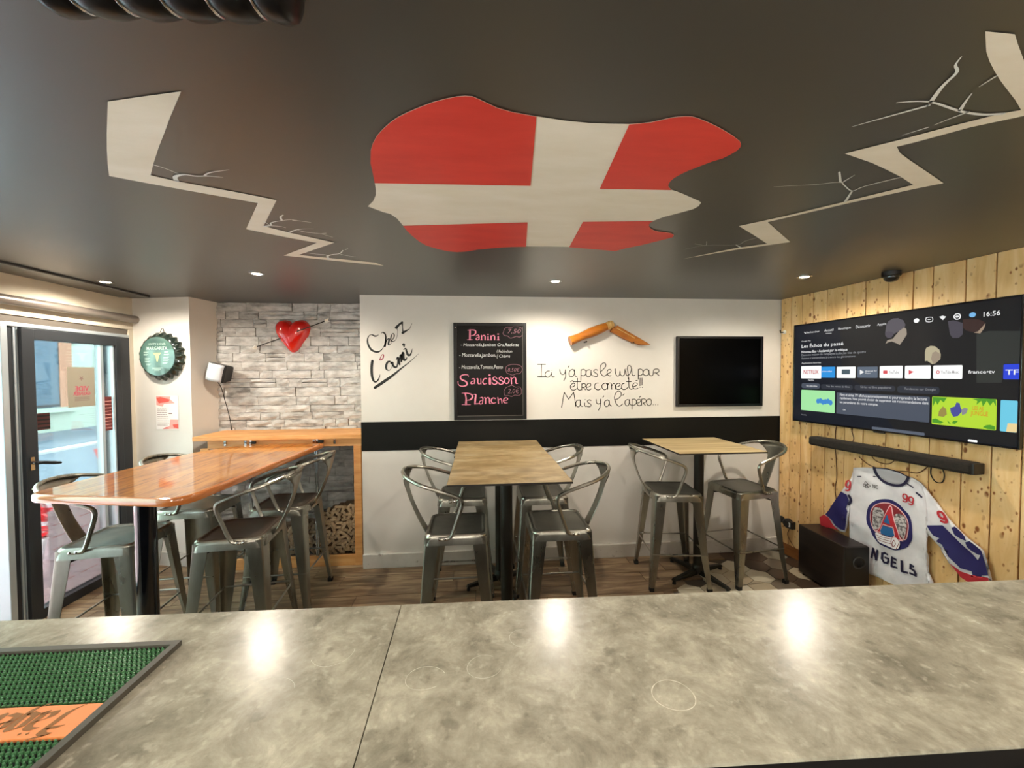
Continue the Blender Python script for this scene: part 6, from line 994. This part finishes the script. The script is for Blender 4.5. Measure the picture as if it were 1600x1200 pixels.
# jersey: cloth sheets with thickness, laid with soft folds
t = thing('hockey_jersey', 'white ice hockey jersey numbered 99 with a round emblem, hung on the planks', 'jersey', RIGHTW, (.8, -.03, .1))
def fold(x, z_): return .004 * math.sin(x * 23 + z_ * 9) + .003 * math.sin(x * 51 - z_ * 17 + 1) + .0025 * math.sin(z_ * 31 + x * 13)
def cloth(nm, poly, m_, d0, th=.012, par=None, dens=.035):
    bm = bmesh.new(); vsb = [bm.verts.new((x, 0, z_)) for x, z_ in poly]; f = bm.faces.new(vsb)
    bmesh.ops.triangulate(bm, faces=[f])
    for _ in range(7):
        le = [e for e in bm.edges if e.calc_length() > dens]
        if not le: break
        bmesh.ops.subdivide_edges(bm, edges=le, cuts=1); bmesh.ops.triangulate(bm, faces=bm.faces[:])
    for v in bm.verts: v.co.y = -(d0 + fold(v.co.x, v.co.z))
    bm.normal_update(); me = bpy.data.meshes.new(nm); 
    off = OFF[(par or t).name]
    for v in bm.verts: v.co -= Vector(off)
    for f in bm.faces: f.smooth = True
    bm.to_mesh(me); bm.free(); me.materials.append(m_); o = bpy.data.objects.new(nm, me); COL.objects.link(o); o.parent = par or t; OFF[o.name] = off
    if th: so = o.modifiers.new('s', 'SOLIDIFY'); so.thickness = th; so.offset = 0
    return o
cloth('torso', J_BODY, JW, .042); cloth('sleeve', J_ARM1, JW, .036); a2 = cloth('sleeve', J_ARM2, JW, .038)
cloth('neck_lining', J_YOKE, JY, .0495, .002)
def chaikin(p):
    o = []
    for a, b in zip(p, p[1:] + p[:1]): o += [(a[0] * .78 + b[0] * .22, a[1] * .78 + b[1] * .22), (a[0] * .22 + b[0] * .78, a[1] * .22 + b[1] * .78)]
    return o
def decal(nm, polys, m_, lift, par=None, rnd=False, dens=.03):
    objs = []
    for p in polys: o = cloth(nm, chaikin(chaikin(p)) if rnd else p, m_, .042 + .0065 + lift, 0, par, dens); objs.append(o)
    return objs
decal('navy_panel', J_BLUE, NAVY, .0015); decal('red_cuff', J_RED, JRED, .0022)
PF = lambda a_, b_, dd: (a_, -(dd + fold(a_, b_)), b_)
q = MB()
for p, w in J_LINES: q.ribbon(p, [w] * len(p), PF, .0525, 4)
obj('collar_trim', q, JDK, t)
q = MB()
for p, w in J_NINES: q.ribbon(p, [w * .55] * len(p), PF, .0535, 3)
obj('number', q, JRED, t, label='red jersey numerals 99 and sleeve 9s')
q = MB()
for p in J_DOTS: (x0, z0), (x1, z1) = p; cx_, cz_ = (x0 + x1) / 2, (z0 + z1) / 2; q.ribbon([(cx_ + .010 * math.cos(k * PI / 4), cz_ + .010 * math.sin(k * PI / 4)) for k in range(9)], [.004] * 9, PF, .053, 1)
text(q, 'NIC', *J_NIC, PF, .053, bold=.01); obj('sponsor_mark', q, INK, t)
q = MB()
for p, w in J_NGELS: q.segs(p, w * .72, PF, .0535)
obj('lettering', q, JDK, t, label='navy letters NGELS')
em_ = decal('emblem', [E_RING], NAVY, .002, None, True, .018)[0]
decal('emblem_border', [E_WHITE], ROSE, .0032, em_, True, .018); decal('emblem_field', [E_RED], DRED, .0044, em_, True, .018); decal('wing', E_WINGS, WING, .0058, em_, True, .018)
decal('letter_outline', [E_A], ROSE, .0072, em_, False, .018); decal('letter_a', [E_AR], JRED, .0084, em_, False, .018); decal('letter_inside', E_BLUE, BLUEP, .0096, em_, False, .018); decal('scroll', [E_SCROLL], BWHITE, .0108, em_, True, .018)
q = MB()
for p in E_SLINES: q.ribbon(p, [.0035] * len(p), PF, .0485 + .012, 3)
obj('scroll_line', q, DRED, em_)
# subwoofer
fr = Fr((2.80, 2.815, 0), -.06); t = thing('subwoofer', 'black wooden subwoofer on the floor against the plank wall', 'speaker', fr)
obj('cabinet', MB().box(-.095, -.215, .02, .095, .225, .42), WOOF, t, bev=.006)
obj('front_baffle', MB().box(-.092, -.221, .024, .092, -.214, .416), SPKB, t, bev=.003)
obj('bass_port', MB().lathe([(.046, -.221), (.044, -.227), (.036, -.224), (.03, -.19), (.001, -.18)], 28, (0.01, 0, .30), 'y'), CONE, t, 2)
obj('badge', MB().box(.0, -.224, .06, .07, -.2215, .078), GREYP, t)
for sx in (-.07, .07):
    for sy in (-.18, .18): obj('foot', MB().cyl((sx, sy, 0), (sx, sy, .021), .018, n=12), RUBBER, t)
# plugs, hook
t = thing('power_plug', 'black round plug with white label on the planks above the subwoofer', 'plug', RIGHTW, (.14, -.012, .28)); obj('plug_body', MB().lathe([(.045, -.012), (.045, -.04), (.03, -.055)], 16, (.12, 0, .305), 'y').box(.12, -.05, .27, .185, -.012, .335), SPKB, t, 2); obj('label', MB().box(.135, -.0515, .285, .165, -.0505, .325), PAPER, t)
obj('lead', MB().tube(sm3([(.14, -.03, .26), (.12, -.03, .2), (.16, -.03, .14), (.2, -.03, .1)]), .003, 6), CABLE, t)
t = thing('wall_socket', 'small black round socket at the corner of the plank wall', 'socket', RIGHTW, (.04, -.012, .3)); obj('body', MB().lathe([(.032, -.012), (.032, -.026), (.02, -.03)], 16, (.045, 0, .315), 'y'), SPKB, t, 2)
t = thing('wall_hook', 'small white round hook high in the corner of the plank wall', 'hook', RIGHTW, (.045, -.012, 2.08)); obj('rose', MB().lathe([(.018, -.012), (.018, -.02), (.01, -.03)], 12, (.045, 0, 2.10), 'y'), CLEARW, t, 2); obj('pin', MB().cyl((.045, -.02, 2.10), (.045, -.06, 2.095), .005, n=8).cyl((.045, -.06, 2.095), (.045, -.065, 2.12), .005, n=8), SHAFT, t)
# dome camera
t = thing('security_camera', 'small black security camera on the ceiling above the television', 'camera', WORLD, (2.86, 2.46, H)); obj('base', MB().lathe([(.052, 0), (.052, -.028), (.045, -.034)], 24, (2.86, 2.46, H)), SPKB, t, 2)
obj('dome', MB().lathe([(.042, -.034), (.040, -.048), (.030, -.062), (.014, -.070), (.001, -.072)], 24, (2.86, 2.46, H)), CONE, t, 2)
# ribbed black tube at the top edge
t = thing('ribbed_duct', 'glossy black ribbed duct under the ceiling above the counter', 'duct', WORLD, (-.46, .66, 2.34)); q = MB(); P_ = []; rr_ = []
for i in range(73):
    x = -.665 + i * .0055; ph = (i % 12) / 12; P_.append((x, .630 - .05 * (x + .46), 2.332)); e_ = min(1, (i + 1) / 6, (73 - i) / 6); rr_.append((.052 + .012 * math.sin(ph * PI) ** .4) * math.sin(min(1, e_) * PI / 2))
q.tube(P_, rr_, 20); obj('duct_body', q, DUCT, t, True)
q = MB()
for i in range(1, 6): x = -.665 + i * .066; q.tube([(x, .632 - .05 * (x + .46) + .055 * math.cos(k * PI / 12), 2.332 + .055 * math.sin(k * PI / 12)) for k in range(24)], .003, 6, closed=True)
obj('highlight_ring', q, CHROME, t, True, kind='stuff')  # chrome rings put in for the highlight lines between duct segments
obj('hanger', MB().cyl((-.6, .62, 2.38), (-.6, .62, H), .004).cyl((-.34, .62, 2.38), (-.34, .62, H), .004), SHAFT, t)
bpy.data.objects.remove(_fo)
